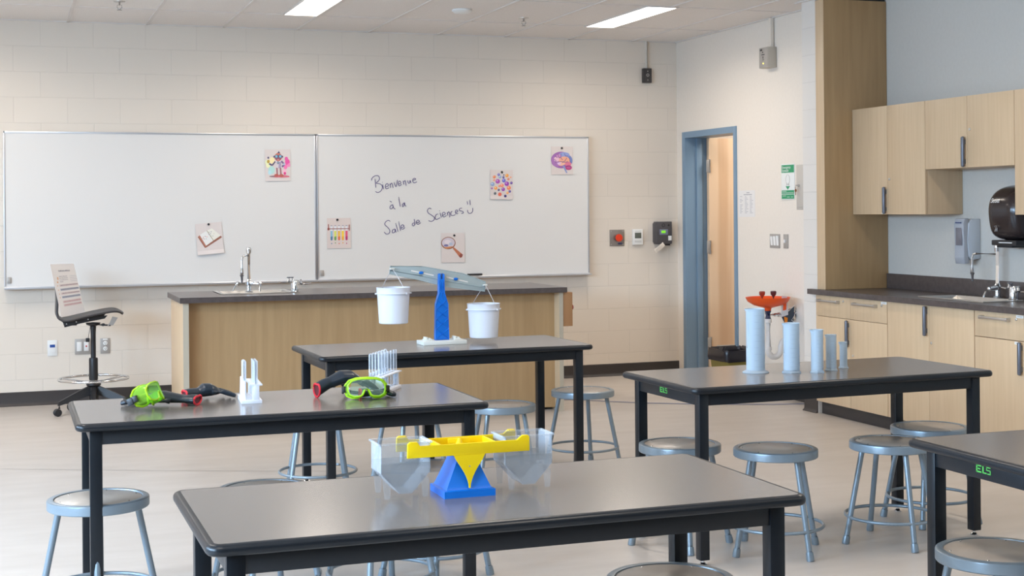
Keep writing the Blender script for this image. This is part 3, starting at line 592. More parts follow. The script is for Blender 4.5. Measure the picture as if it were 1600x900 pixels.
def sink(name, label, cx, cy, z, w, d, depth, alongx=True):
    t = thing(name, label, 'sink', (cx, cy, z)); hw, hd = w/2, d/2
    bm = nb(); rim = .028
    for a, b in (((-hw-rim, -hd-rim), (-hw, hd+rim)), ((hw, -hd-rim), (hw+rim, hd+rim)), ((-hw, -hd-rim), (hw, -hd)), ((-hw, hd), (hw, hd+rim))): box(bm, (*a, -.001), (*b, .006), .0025)
    obj('rim', bm, m_sst, t)
    bm = nb(); k = .04
    T = [bm.verts.new((x, y, .002)) for x, y in ((-hw, -hd), (hw, -hd), (hw, hd), (-hw, hd))]
    B = [bm.verts.new((x, y, -depth)) for x, y in ((-hw+k, -hd+k), (hw-k, -hd+k), (hw-k, hd-k), (-hw+k, hd-k))]
    for i in range(4): bm.faces.new((T[i], T[(i+1) % 4], B[(i+1) % 4], B[i]))
    bm.faces.new(B); obj('basin', bm, m_sst, t, smooth=False)
    bm = nb(); lathe(bm, [(0, .003), (.03, .003), (.035, .001)], 18, c=(0, 0, -depth)); obj('drain', bm, m_chr, t)
    return t
sink('sink', 'stainless steel sink set into the teacher desk', DC[0]-.85, DC[1]+.085, DH, .47, .36, .14)
def lab_tap(label, loc, rz, h=.30, reach=.17, drop=.08, folded=False):
    t = thing('laboratory_tap', label, 'tap', loc, rz, 'gooseneck laboratory taps')
    bm = nb(); lathe(bm, [(0, 0), (.030, 0), (.030, .008), (.018, .014), (.016, .05), (.024, .055), (.026, .075), (.018, .085), (.013, .095), (0, .095)], 18)
    tube(bm, [(-.085, 0, .062), (0, 0, .068), (.085, 0, .062)], [.013, .018, .013], 12); obj('tap_body', bm, m_chr, t)
    bm = nb(); tube(bm, [(0, 0, .09), (0, 0, h)], .0125, 14); lathe(bm, [(0, h-.03), (.017, h-.03), (.019, h-.008), (.021, h), (.016, h+.014), (0, h+.016)], 16); obj('riser', bm, m_chr, t)
    bm = nb(); z = h-.045
    p = [(0, 0, z), (0, -reach+.03, z), (0, -reach+.008, z-.006), (0, -reach, z-.03), (0, -reach, z-drop)]
    tube(bm, p, .0075, 12); lathe(bm, [(.0075, 0), (.011, 0), (.012, -.045), (.0085, -.05)], 12, c=(0, -reach, z-drop+.02)); sp = obj('spout', bm, m_chr, t)
    bm = nb(); lathe(bm, [(0, 0), (.016, 0), (.013, -.006), (.009, -.012), (.0055, -.055), (0, -.055)], 12, c=(0, -reach, z-drop-.028)); obj('hose_nozzle', bm, pm('grey_metal_nozzle', (.25, .25, .27), .3, .8), sp)
    for s in (-1, 1):
        bm = nb(); lathe(bm, [(0, 0), (.014, 0), (.016, .012), (.010, .022), (0, .024)], 12, c=(s*.085, 0, .062), axis=(s, 0, 0)); tube(bm, [(s*.10, 0, .062), (s*.105, -.02, .045), (s*.115, -.035, .01)], [.006, .006, .005], 8); obj('lever', bm, m_chr, t)
    return t
lab_tap('chrome laboratory tap standing on teacher desk sink', (1.655, 10.44, DH+.004), R(-42), h=.31, reach=.09, drop=.11)
def turret(label, loc, rz):
    t = thing('gas_turret', label, 'gas tap', loc, rz, 'chrome gas turrets')
    bm = nb(); lathe(bm, [(0, 0), (.034, 0), (.034, .006), (.029, .010), (.029, .082), (.025, .090), (0, .092)], 22); obj('turret_body', bm, m_chr, t)
    for s, z in ((-1, .085), (1, .07)):
        bm = nb(); tube(bm, [(s*.02, 0, z-.01), (s*.045, 0, z-.01)], .010, 10); lathe(bm, [(0, 0), (.012, 0), (.009, .01), (.006, .02), (.012, .026), (0, .03)], 12, c=(s*.045, 0, z-.005))
        tube(bm, [(s*.045, 0, z-.012), (s*.07, 0, z-.012), (s*.12, 0, z-.008)], [.007, .006, .0045], 8); obj('hose_cock', bm, m_chr, t)
    bm = nb(); box(bm, (-.06, -.006, .104), (-.01, .006, .112), .003); tube(bm, [(-.02, 0, .088), (-.02, 0, .106)], .005, 8); obj('valve_lever', bm, m_han, t)
    return t
turret('chrome gas turret on teacher desk right of its sink', (1.975, 10.36, DH), 0)

# ================================================================== alcove joinery on the right
BF, CF, CZ = 5.60, 5.575, .913
def wpart(t, name, a, b, mat=None, bev=.001, smooth=True):
    o = Vector(t.location); bm = nb(); box(bm, Vector(a)-o, Vector(b)-o, bev); return obj(name, bm, mat or m_wood, t)
def vhandle(par, t, y, z0, z1, x):
    o = Vector(t.location); bm = nb(); ym = y
    box(bm, Vector((x-.030, ym-.013, z0))-o, Vector((x-.008, ym+.013, z1))-o, .010, 3); box(bm, Vector((x-.012, ym-.006, z0+.02))-o, Vector((x-.0003, ym+.006, z0+.05))-o); box(bm, Vector((x-.012, ym-.006, z1-.05))-o, Vector((x-.0003, ym+.006, z1-.02))-o); return obj('handle', bm, m_han, par)
def hhandle(par, t, y0, y1, z, x):
    o = Vector(t.location); bm = nb()
    box(bm, Vector((x-.034, y0, z-.008))-o, Vector((x-.024, y1, z+.008))-o, .004); box(bm, Vector((x-.03, y0, z-.012))-o, Vector((x-.0005, y0+.022, z+.010))-o, .002); box(bm, Vector((x-.03, y1-.022, z-.012))-o, Vector((x-.0005, y1, z+.010))-o, .002)
    return obj('handle', bm, m_hsil, par)
def lock(par, t, y, z, x):
    o = Vector(t.location); bm = nb(); lathe(bm, [(0, 0), (.009, 0), (.009, .004), (.006, .006), (0, .006)], 14, c=Vector((x, y, z))-o, axis=(-1, 0, 0)); return obj('lock', bm, m_hsil, par)
def sticker(par, t, y0, y1, z0, z1, x):
    o = Vector(t.location); bm = nb(); box(bm, Vector((x-.0012, y0, z0))-o, Vector((x-.0002, y1, z1))-o)
    s = obj('white_label', bm, m_wht, par); bm = nb()
    box(bm, Vector((x-.0016, y0+(y1-y0)*.2, z0+(z1-z0)*.4))-o, Vector((x-.0011, y1-(y1-y0)*.2, z0+(z1-z0)*.6))-o); obj('label_print', bm, m_gry, s)
# the worktop (notched around the pier)
t = thing('worktop', 'long dark laminate worktop with backsplash in the alcove', 'worktop', (5.86, 7.5, 0)); o_ = Vector(t.location)
bm = nb(); sk = (5.70, 6.02, 7.42, 8.10)
for a, b in (((CF, 3.4), (sk[0], 9.205)), ((sk[1], 3.4), (XA-.001, 9.205)), ((sk[0], 3.4), (sk[1], sk[2])), ((sk[0], sk[3]), (sk[1], 9.205)), ((CF, 9.205), (5.614, 9.285))):
    box(bm, (a[0]-o_.x, a[1]-o_.y, CZ-.038), (b[0]-o_.x, b[1]-o_.y, CZ))
obj('countertop', bm, m_ctr, t, smooth=False)
bm = nb(); box(bm, (XA-.022-o_.x, 3.4-o_.y, CZ), (XA-.001-o_.x, 9.085-o_.y, 1.022), .002); obj('backsplash', bm, m_ctr, t)
# base cabinets
def base_unit(y0, y1, label, doors, drawers, n):
    t = thing('base_cabinet', label, 'cabinet', ((BF+XA)/2, (y0+y1)/2, 0), group='maple base cabinets'); oo = Vector(t.location); bm = nb()
    for a, b in (((BF+.020, y0+.001, .095), (XA-.003, y0+.019, CZ-.040)), ((BF+.020, y1-.019, .095), (XA-.003, y1-.001, CZ-.040)), ((BF+.020, y0+.019, .095), (XA-.003, y1-.019, .113)), ((XA-.012, y0+.019, .113), (XA-.003, y1-.019, CZ-.040))): box(bm, Vector(a)-oo, Vector(b)-oo)
    obj('cabinet_body', bm, m_wood, t)
    wpart(t, 'toe_kick', (BF+.045, y0+.001, .0), (BF+.06, y1-.001, .094), m_rub); return t
g = .0015
t = base_unit(8.300, 9.207, 'base cabinet next to the pier with two drawers above two doors', 2, 2, 1)
for a, b, hy0, hy1, ly in ((8.752, 9.205, 8.885, 9.155, 8.838), (8.302, 8.752, 8.415, 8.695, 8.362)):
    d = wpart(t, 'drawer', (BF, a+g, .722), (BF+.019, b-g, .872)); hhandle(d, t, hy0, hy1, .835, BF); lock(d, t, ly, .843, BF)
    if a < 8.5: sticker(d, t, 8.305, 8.37, .852, .868, BF)
for a, b, hy in ((8.752, 9.205, None), (8.302, 8.752, None)):
    d = wpart(t, 'door', (BF, a+g, .095), (BF+.019, b-g, .719))
    if a > 8.5: vhandle(d, t, 8.775, .522, .714, BF)
    else: lock(d, t, 8.720, .468, BF)
t = base_unit(7.375, 8.298, 'sink base cabinet with two tall doors and no drawers', 2, 0, 2)
d = wpart(t, 'door', (BF, 7.836+g, .095), (BF+.019, 8.298-g, .872)); vhandle(d, t, 7.858, .676, .870, BF)
d = wpart(t, 'door', (BF, 7.377+g, .095), (BF+.019, 7.836-g, .872)); lock(d, t, 7.810, .634, BF)
t = base_unit(6.46, 7.373, 'base cabinet at the right edge with a drawer over a door', 2, 2, 3)
d = wpart(t, 'drawer', (BF, 6.917+g, .718), (BF+.019, 7.371-g, .872)); hhandle(d, t, 7.036, 7.300, .838, BF); lock(d, t, 6.984, .843, BF); sticker(d, t, 6.92, 6.985, .852, .868, BF)
d = wpart(t, 'drawer', (BF, 6.462+g, .718), (BF+.019, 6.917-g, .872)); hhandle(d, t, 6.57, 6.84, .838, BF)
d = wpart(t, 'door', (BF, 6.917+g, .095), (BF+.019, 7.371-g, .714)); vhandle(d, t, 6.937, .518, .714, BF); sticker(d, t, 6.955, 7.0, .695, .711, BF)
d = wpart(t, 'door', (BF, 6.462+g, .095), (BF+.019, 6.917-g, .714))
t = base_unit(5.4, 6.458, 'base cabinet beyond right edge of view', 2, 0, 4); wpart(t, 'door', (BF, 5.402, .095), (BF+.019, 6.456, .872))
# tall end panel on the worktop, to the ceiling
t = thing('tall_side_panel', 'tall shade-darkened maple panel rising from worktop to ceiling beside pier', 'panel', (5.88, 9.15, CZ))
wpart(t, 'panel_body', (5.616, 9.092, CZ+.001), (XA-.002, 9.206, 3.03), m_wood_shade); wpart(t, 'panel_edge', (5.611, 9.090, CZ+.001), (5.6155, 9.200, 3.03), m_wood)
wpart(t, 'shadow_gap_filler', (5.63, 9.10, 3.03), (XA-.01, 9.20, ZC-.001), m_bpl)
# upper cabinets
UF = 5.847
def upper(y0, y1, z0, z1, label):
    t = thing('wall_cabinet', label, 'cabinet', ((UF+XA)/2, (y0+y1)/2, z0), group='maple wall cabinets')
    wpart(t, 'cabinet_body', (UF+.020, y0+.001, z0), (XA-.002, y1-.001, z1)); return t
t = upper(8.208, 9.088, 1.459, 2.224, 'deep wall cabinet with two doors against tall side panel')
d = wpart(t, 'door', (UF, 8.648+g, 1.459), (UF+.019, 9.087, 2.224)); vhandle(d, t, 8.668, 1.462, 1.653, UF)
bm = nb(); sticker(d, t, 8.68, 8.72, 1.462, 1.472, UF)
d = wpart(t, 'door', (UF, 8.209, 1.459), (UF+.019, 8.648-g, 2.224)); lock(d, t, 8.625, 1.706, UF)
t = upper(7.296, 8.206, 1.762, 2.224, 'short wall cabinet with two doors above the paper towel dispenser')
d = wpart(t, 'door', (UF, 7.756+g, 1.762), (UF+.019, 8.205, 2.224)); vhandle(d, t, 7.778, 1.765, 1.963, UF)
d = wpart(t, 'door', (UF, 7.298, 1.762), (UF+.019, 7.756-g, 2.224)); lock(d, t, 7.730, 2.007, UF)
t = upper(6.38, 7.294, 1.457, 2.224, 'deep wall cabinet cut off by right edge of view')
wpart(t, 'door', (UF, 6.84, 1.457), (UF+.019, 7.293, 2.224)); wpart(t, 'door', (UF, 6.382, 1.457), (UF+.019, 6.837, 2.224))
sink('sink', 'stainless steel sink set into the alcove worktop', 5.86, 7.76, CZ, .26, .62, .14)
lab_tap('chrome laboratory tap behind the alcove sink, spout turned left', (6.065, 7.745, CZ+.002), R(200), h=.33, reach=.185, drop=.10)
turret('chrome gas turret at the right edge of alcove worktop', (6.00, 7.505, CZ), R(-90))
# soap dispenser
t = thing('soap_dispenser', 'grey wall soap dispenser under the deep wall cabinet', 'soap dispenser', (XA-.001, 8.075, 1.13)); mg = pm('soap_grey', (.36, .38, .42), .35); mg2 = pm('soap_grey_light', (.46, .50, .55), .3)
bm = nb(); prism(bm, [(0, .03), (-.075, .02), (-.098, .05), (-.105, .16), (-.098, .27), (-.07, .296), (0, .298)], -.055, .055, 'xz', bev=.008); obj('back_housing', bm, mg2, t)
bm = nb(); prism(bm, [(-.085, .0), (-.125, -.004), (-.135, .04), (-.130, .15), (-.138, .26), (-.125, .300), (-.09, .302), (-.102, .24), (-.110, .15), (-.100, .06)], -.050, .050, 'xz', bev=.004); pb = obj('push_cover', bm, mg, t)
bm = nb(); box(bm, (-.1365, -.032, .12), (-.131, .032, .24), .002); obj('level_window', bm, pm('smoky_window', (.18, .17, .19), .2), pb)
bm = nb(); box(bm, (-.1405, -.03, .268), (-.136, .03, .276)); obj('maker_mark', bm, pm('navy_print', (.06, .08, .18), .4), pb)
# paper towel dispenser
t = thing('paper_towel_dispenser', 'smoky black paper towel dispenser at right edge of alcove', 'towel dispenser', (XA-.001, 7.555, 1.29)); smk = pm('smoky_black_plastic', (.030, .022, .022), .18)
bm = nb(); n = 14; prof = [(0, .36), (-.10, .352), (-.17, .32), (-.215, .26), (-.225, .19), (-.215, .11), (-.20, .04), (-.15, .0), (0, .0)]
rows = []
for k in range(n+1):
    u = -1+2*k/n; y = u*.150; s = (1-abs(u)**5*.22)
    rows.append([bm.verts.new((x*s, y, .18+(z-.18)*(1-abs(u)**4*.16))) for x, z in prof])
for a, b in zip(rows, rows[1:]):
    for i in range(len(prof)-1): bm.faces.new((a[i], a[i+1], b[i+1], b[i]))
bm.faces.new(rows[0]); bm.faces.new(list(reversed(rows[-1]))); cv_ = obj('cover', bm, smk, t)
for e_ in cv_.data.edges: e_.use_edge_sharp = False
for p_ in cv_.data.polygons: p_.use_smooth = True
sd = cv_.modifiers.new('s', 'SUBSURF'); sd.levels = 2; sd.render_levels = 2
bm = nb(); box(bm, (-.185, -.12, -.030), (-.02, .12, .004), .006); box(bm, (-.16, -.05, -.044), (-.06, .10, -.028), .003); obj('tear_slot', bm, m_bpl, t)
bm = nb(); box(bm, (-.190, -.085, -.014), (-.1845, .04, -.009)); obj('tear_print', bm, m_wht, t)
b2 = text_bm('Scott', .040, 'CENTER', tmat((-.2215, .035, .243), (.0, -1, .0), (.13, 0, 1)), ext=.0005, shear=.4); obj('maker_script', b2, m_wht, t, smooth=False)
bm = nb()
for p in ([(-.2185, .045, .095), (-.219, .028, .080), (-.2175, .040, .060)], [(-.2185, .030, .097), (-.2195, .016, .080), (-.2175, .022, .062)]): tube(bm, p, .0035, 6)
obj('hand_symbol', bm, m_alu, t)

# ================================================================== eyewash on the right wall
t = thing('eyewash_station', 'orange bowl eyewash station on the right wall with white drain pipe', 'eyewash', (5.61, 9.93, .30)); org = pm('eyewash_orange', (.80, .09, .01), .35)
bm = nb(); lathe(bm, [(0, .440), (.035, .442), (.05, .448), (.105, .465), (.150, .480), (.168, .512), (.175, .514), (.172, .508), (.158, .482), (.11, .452), (.05, .436), (.03, .430), (.022, .405), (0, .405)], 32); obj('bowl', bm, org, t)
for s, c in ((-1, (.30, .05, .03)), (1, (.09, .03, .035))):
    bm = nb(); x = s*.050
    tube(bm, [(x, 0, .442), (x, 0, .520)], .008, 8); lathe(bm, [(0, .515), (.008, .515), (.013, .525), (.022, .535), (.024, .556), (.018, .562), (0, .562)], 16, c=(x, 0, 0)); obj('spray_head', bm, pm('head_%d' % s, c, .35), t)
bm = nb(); tube(bm, [(0, 0, .408), (0, 0, .34)], .026, 14); tube(bm, [(0, 0, .385), (-.012, 0, .38)], .02, 8); obj('drain_elbow', bm, pm('dark_blue_fitting', (.04, .05, .10), .4), t)
bm = nb(); tube(bm, [(0, 0, .375), (.06, 0, .375), (.235, 0, .375)], .014, 12); lathe(bm, [(.014, 0), (.020, 0), (.020, .03), (.014, .03)], 14, c=(.09, 0, .375), axis=(1, 0, 0)); lathe(bm, [(0, 0), (.045, 0), (.045, .008), (0, .008)], 20, c=(.228, 0, .375), axis=(1, 0, 0)); obj('supply_pipe', bm, m_chr, t)
bm = nb(); prism(bm, [(.10, .38), (.18, .40), (.225, .44), (.215, .30), (.16, .27)], -.02, -.012, 'xz'); obj('wall_bracket', bm, pm('slate_bracket', (.05, .07, .10), .4), t)
bm = nb(); prism(bm, [(.085, .36), (.145, .375), (.142, .465), (.137, .520), (.093, .525), (.088, .46)], -.060, -.055, 'xz'); fg = obj('push_flag', bm, pm('pale_flag', (.60, .60, .62), .35), t); tag(fg, 'upright operating flag with red arrow')
bm = nb(); prism(bm, [(.098, .41), (.128, .415), (.130, .47), (.138, .47), (.117, .507), (.095, .47), (.103, .47)], -.0615, -.0605, 'xz'); obj('flag_arrow', bm, org, fg)
bm = nb(); tube(bm, [(.13, -.03, .385), (.18, -.03, .42), (.225, -.03, .445), (.235, -.03, .41), (.215, -.03, .36), (.19, -.03, .33), (.235, -.02, .31)], .004, 8); obj('pull_wire', bm, m_chr, t)
bm = nb(); prism(bm, [(.125, .36), (.155, .35), (.15, .30), (.135, .275), (.115, .285), (.13, .32)], -.035, -.031, 'xz'); obj('inspection_tag', bm, pm('orange_tag', (.75, .22, .01), .5), t)
bm = nb(); pts = [(0, 0, .345), (0, 0, .13)]+[(.055-.055*math.cos(a), 0, .10-.055*math.sin(a)) for a in [R(k) for k in range(0, 181, 20)]]
pts += [(.11, 0, .12), (.125, 0, .16), (.16, 0, .185), (.235, 0, .187)]
tube(bm, pts, .023, 14); lathe(bm, [(.023, 0), (.029, 0), (.029, .03), (.023, .03)], 18, c=(0, 0, .315)); lathe(bm, [(.023, 0), (.029, 0), (.029, .025), (.023, .025)], 18, c=(0, 0, .10)); lathe(bm, [(0, 0), (.05, 0), (.05, .006), (0, .006)], 20, c=(.232, 0, .187), axis=(1, 0, 0)); obj('drain_pipe', bm, pm('white_pvc', (.72, .70, .68), .4), t)
# wall hook beyond the eyewash
bm = nb(); tube(bm, [(0, 0, 0), (-.02, 0, -.005), (-.03, 0, -.03), (-.02, 0, -.045), (-.03, 0, .02)], .006, 8); box(bm, (-.004, -.012, -.03), (-.0005, .012, .03), .001)
tag(obj('wall_hook', bm, m_gry, loc=(XR, 9.62, .76)), 'small dark hook on the right wall below eyewash station', 'hook')
# waste bin
t = thing('waste_bin', 'olive waste bin lined with a black bag beside the doorway', 'waste bin', (5.67, 10.62, 0), group=None); olv = pm('olive_plastic', (.20, .16, .03), .45); bag = pm('black_bin_bag', (.014, .013, .018), .25)
def rrect(hx, hy, r, n=5):
    out = []
    for cx, cy, a0 in ((hx-r, hy-r, 0), (-hx+r, hy-r, 90), (-hx+r, -hy+r, 180), (hx-r, -hy+r, 270)):
        for k in range(n+1): a = R(a0+90*k/n); out.append((cx+r*math.cos(a), cy+r*math.sin(a)))
    return out
def loft(bm, loops, cap0=True, cap1=False):
    L_ = [[bm.verts.new(p) for p in lp] for lp in loops]; n = len(L_[0])
    for a, b in zip(L_, L_[1:]):
        for i in range(n): bm.faces.new((a[i], a[(i+1) % n], b[(i+1) % n], b[i]))
    if cap0: bm.faces.new(list(reversed(L_[0])))
    if cap1: bm.faces.new(L_[-1])
    return L_
bm = nb(); loft(bm, [[(x, y, z) for x, y in rrect(a, b, .04)] for a, b, z in ((.115, .125, 0), (.125, .135, .02), (.150, .165, .335), (.147, .162, .335), (.12, .13, .02))], cap0=True, cap1=True); obj('bin_body', bm, olv, t)
bm = nb(); rnd = random.Random(3); loops = []
for z, s in ((.255, 1.06), (.265, 1.075), (.285, 1.085), (.31, 1.085), (.335, 1.07), (.352, 1.05), (.345, .97), (.30, .92), (.15, .85)):
    loops.append([(x*s*(1+rnd.uniform(-.012, .012)), y*s*(1+rnd.uniform(-.012, .012)), z+(rnd.uniform(-.006, .010) if z > .33 else rnd.uniform(-.004, .004))) for x, y in rrect(.148, .162, .04, 7)])
loft(bm, loops, cap0=False, cap1=True); obj('bin_bag', bm, bag, t)
bm = nb(); prism(bm, [(-.165, .34), (-.13, .385), (-.05, .36), (.03, .345), (-.06, .34)], -.13, -.125, 'xz'); prism(bm, [(-.16, .335), (-.14, .375), (-.12, .34)], -.10, -.03, 'xz'); obj('bag_fold', bm, bag, t)

# ================================================================== drafting chair
CX, CY = .621, 11.35
t = thing('drafting_chair', 'black drafting chair on castors facing right in front of the left whiteboard', 'chair', (CX, CY, 0))
PROF = [(.330, 1.138), (.338, 1.07), (.350, 1.004), (.360, .93), (.362, .85), (.356, .787), (.368, .734), (.405, .712), (.48, .727), (.563, .747), (.666, .765), (.745, .779), (.790, .778), (.821, .768), (.845, .747)]
bm = nb(); n = 12; rows = []
for i, (x, z) in enumerate(PROF):
    a = PROF[max(i-1, 0)]; b = PROF[min(i+1, len(PROF)-1)]; d = Vector((b[0]-a[0], b[1]-a[1])).normalized(); nx, nz = d.y, -d.x
    s = i/(len(PROF)-1); half = .20 if s > .45 else (.13 if s > .2 else .11+.02*s/.2)
    if s > .9: half = .19
    if i == 0: half = .09
    if i == len(PROF)-1: half = .15
    top, bot = [], []
    for k in range(n+1):
        u = -1+2*k/n; cup = .0 if i < 6 else .015*(u*u)
        top.append(bm.verts.new((x-CX-nx*(.009)-nx*cup*(-1 if i < 6 else -1), u*half, z-nz*.009-(-nz)*cup*0+ (0))))
        bot.append(bm.verts.new((x-CX+nx*(.009)-nx*cup*(-1), u*half, z+nz*.009)))
    rows.append((top, bot))
for (t0, b0), (t1, b1) in zip(rows, rows[1:]):
    for k in range(n): bm.faces.new((t0[k], t0[k+1], t1[k+1], t1[k])); bm.faces.new((b0[k+1], b0[k], b1[k], b1[k+1]))
    bm.faces.new((t0[0], t1[0], b1[0], b0[0])); bm.faces.new((t1[n], t0[n], b0[n], b1[n]))
for tt, bb in (rows[0], rows[-1]): bm.faces.new(tt+list(reversed(bb)))
sh_ = obj('seat_shell', bm, pm('black_shell_plastic', (.035, .032, .034), .38), t)
md = sh_.modifiers.new('sub', 'SUBSURF'); md.levels = 1; md.render_levels = 2
bm = nb(); prism(bm, [(.36-CX, .735), (.40-CX, .700), (.41-CX, .665), (.52-CX, .69), (.70-CX, .722), (.72-CX, .745), (.56-CX, .735), (.42-CX, .705)], -.11, -.095, 'xz'); prism(bm, [(.42-CX, .705), (.41-CX, .668), (.52-CX, .69), (.70-CX, .722), (.72-CX, .745)], .095, .11, 'xz')
box(bm, (.45-CX, -.09, .675), (.50-CX, .09, .70), .004); obj('seat_carrier', bm, m_bpl, t)
bm = nb()
for x, z in ((.425, .692), (.495, .705), (.58, .722)): lathe(bm, [(0, 0), (.007, 0), (.005, .004), (0, .005)], 10, c=(x-CX, -.111, z), axis=(0, -1, 0))
obj('carrier_screws', bm, m_chr, t)
bm = nb(); lathe(bm, [(0, .69), (.055, .685), (.05, .672), (.022, .66), (.019, .60), (.019, .41), (0, .41)], 20); obj('gas_lift', bm, m_bpl, t)
bm = nb(); tube(bm, [(0, -.03, .67), (.06, -.06, .672), (.12, -.10, .668)], .006, 8); lathe(bm, [(0, -.012), (.012, -.008), (.012, .008), (0, .012)], 12, c=(.07, -.06, .672)); obj('height_lever', bm, m_bpl, t)
bm = nb(); prism(bm, [(.095, .665), (.14, .668), (.175, .725), (.135, .735), (.115, .69)], -.10, -.097, 'xz'); obj('steel_bracket', bm, m_gry, t)
bm = nb(); tube(bm, [(-.02, -.03, .67), (-.035, -.05, .60), (-.04, -.05, .565)], .002, 6); box(bm, (-.058, -.058, .545), (-.030, -.046, .575), .004); obj('hang_tag', bm, m_bpl, t)
bm = nb(); lathe(bm, [(0, .42), (.030, .42), (.033, .41), (.033, .26), (.030, .25), (0, .25)], 20); obj('lift_sleeve', bm, m_bpl, t)
bm = nb(); tube(bm, [(.255*math.cos(a), .255*math.sin(a), .262) for a in [2*math.pi*k/40 for k in range(40)]], .009, 10, closed=True)
for k in range(3): a = R(30+120*k); tube(bm, [(.03*math.cos(a), .03*math.sin(a), .24), (.14*math.cos(a), .14*math.sin(a), .245), (.25*math.cos(a), .25*math.sin(a), .258)], .007, 8)
obj('foot_ring', bm, m_chr, t)
bm = nb(); lathe(bm, [(0, .245), (.05, .24), (.055, .215), (.04, .20), (.035, .10), (0, .10)], 20); obj('base_hub', bm, m_bpl, t)
for k in range(5):
    a = R(196+72*k); ca, sa = math.cos(a), math.sin(a)
    def lp(r, w, z0, z1): return [Vector((r*ca-w*sa*u, r*sa+w*ca*u, z)) for u, z in ((-1, z0), (1, z0), (.6, z1), (-.6, z1))]
    bm = nb(); loft(bm, [lp(.02, .024, .145, .215), lp(.12, .021, .115, .175), (lp(.27, .016, .078, .105))], cap0=True, cap1=True); arm = obj('base_arm', bm, m_bpl, t)
    bm = nb(); tube(bm, [(.262*ca, .262*sa, .10), (.262*ca, .262*sa, .055)], .009, 8)
    for s in (-1, 1): lathe(bm, [(0, -.009), (.024, -.009), (.028, -.004), (.028, .004), (.024, .009), (0, .009)], 20, c=(.275*ca-s*.014*sa, .275*sa+s*.014*ca, .028), axis=(-sa, ca, 0))
    obj('castor', bm, m_bpl, arm)
# chart resting on the chair
P = [Vector(p) for p in ((.308, 11.17, 1.141), (.484, 11.36, 1.136), (.565, 11.38, .765), (.387, 11.19, .745))]
t = thing('paper_chart', 'printed white paper chart leaning upright on the drafting chair', 'paper', tuple((P[2]+P[3])/2)); o_ = Vector(t.location)
nrm = (P[1]-P[0]).cross(P[3]-P[0]).normalized()
if nrm.y > 0: nrm = -nrm
def pt(u, v, e=0): return (P[0]*(1-u)*(1-v)+P[1]*u*(1-v)+P[2]*u*v+P[3]*(1-u)*v)+nrm*e-o_
bm = nb(); NG = 10
G0 = [[bm.verts.new(pt(i/NG, j/NG, .0004)) for j in range(NG+1)] for i in range(NG+1)]; G1 = [[bm.verts.new(pt(i/NG, j/NG, -.0008)) for j in range(NG+1)] for i in range(NG+1)]
for i in range(NG):
    for j in range(NG):
        bm.faces.new((G0[i][j], G0[i+1][j], G0[i+1][j+1], G0[i][j+1])); bm.faces.new((G1[i][j+1], G1[i+1][j+1], G1[i+1][j], G1[i][j]))
    bm.faces.new((G0[i][0], G1[i][0], G1[i+1][0], G0[i+1][0])); bm.faces.new((G0[i+1][NG], G1[i+1][NG], G1[i][NG], G0[i][NG]))
    bm.faces.new((G0[0][i+1], G1[0][i+1], G1[0][i], G0[0][i])); bm.faces.new((G0[NG][i], G1[NG][i], G1[NG][i+1], G0[NG][i+1]))
obj('paper', bm, pm('chart_paper', (.86, .83, .82), .6), t, smooth=False)
cols = [pm('chart_grey', (.26, .25, .30), .7), pm('chart_pink', (.60, .32, .34), .7), pm('chart_blue', (.42, .46, .56), .7), pm('chart_tint', (.74, .62, .62), .7), pm('chart_orange', (.78, .50, .34), .7)]
bm = nb()
def q(u0, u1, v0, v1, mi, e=.0012):
    if u1-u0 > .2:
        k_ = int((u1-u0)/.1)+1
        for i_ in range(k_): q(u0+(u1-u0)*i_/k_, u0+(u1-u0)*(i_+1)/k_, v0, v1, mi, e)
        return
    f = bm.faces.new([bm.verts.new(pt(u, v, e)) for u, v in ((u0, v0), (u1, v0), (u1, v1), (u0, v1))]); f.material_index = mi
def words(u0, u1, v, h, mi, seed):
    r_ = random.Random(seed); u = u0
    while u < u1: w_ = r_.uniform(.015, .05); q(u, min(u+w_, u1), v-h*r_.uniform(.3, .6), v+h*.5, mi, .0014); u += w_+r_.uniform(.006, .02)
words(.28, .76, .13, .018, 0, 1); q(.28, .76, .145, .149, 0)
for k in range(4): words(.26, .26+.34*(1 if k < 3 else .4), .24+.034*k, .010, 0, 5+k); words(.70, .98, .24+.034*k, .006, 2, 15+k)
q(.16, .22, .25, .30, 4); q(.12, .18, .33, .36, 4)
for k, v in enumerate((.41, .49, .565, .635)): q(.20, .97, v-.018, v+.022, 2 if k % 2 else 3, .001); words(.24, .96, v, .014, 0, 30+k); q(.10, .14, v-.005, v+.012, 4)
for k, v in enumerate((.725, .79)): q(.20, .95, v-.022, v+.026, 3, .001); words(.24, .93, v, .016, 1, 40+k)
obj('chart_print', bm, cols, t, smooth=False)
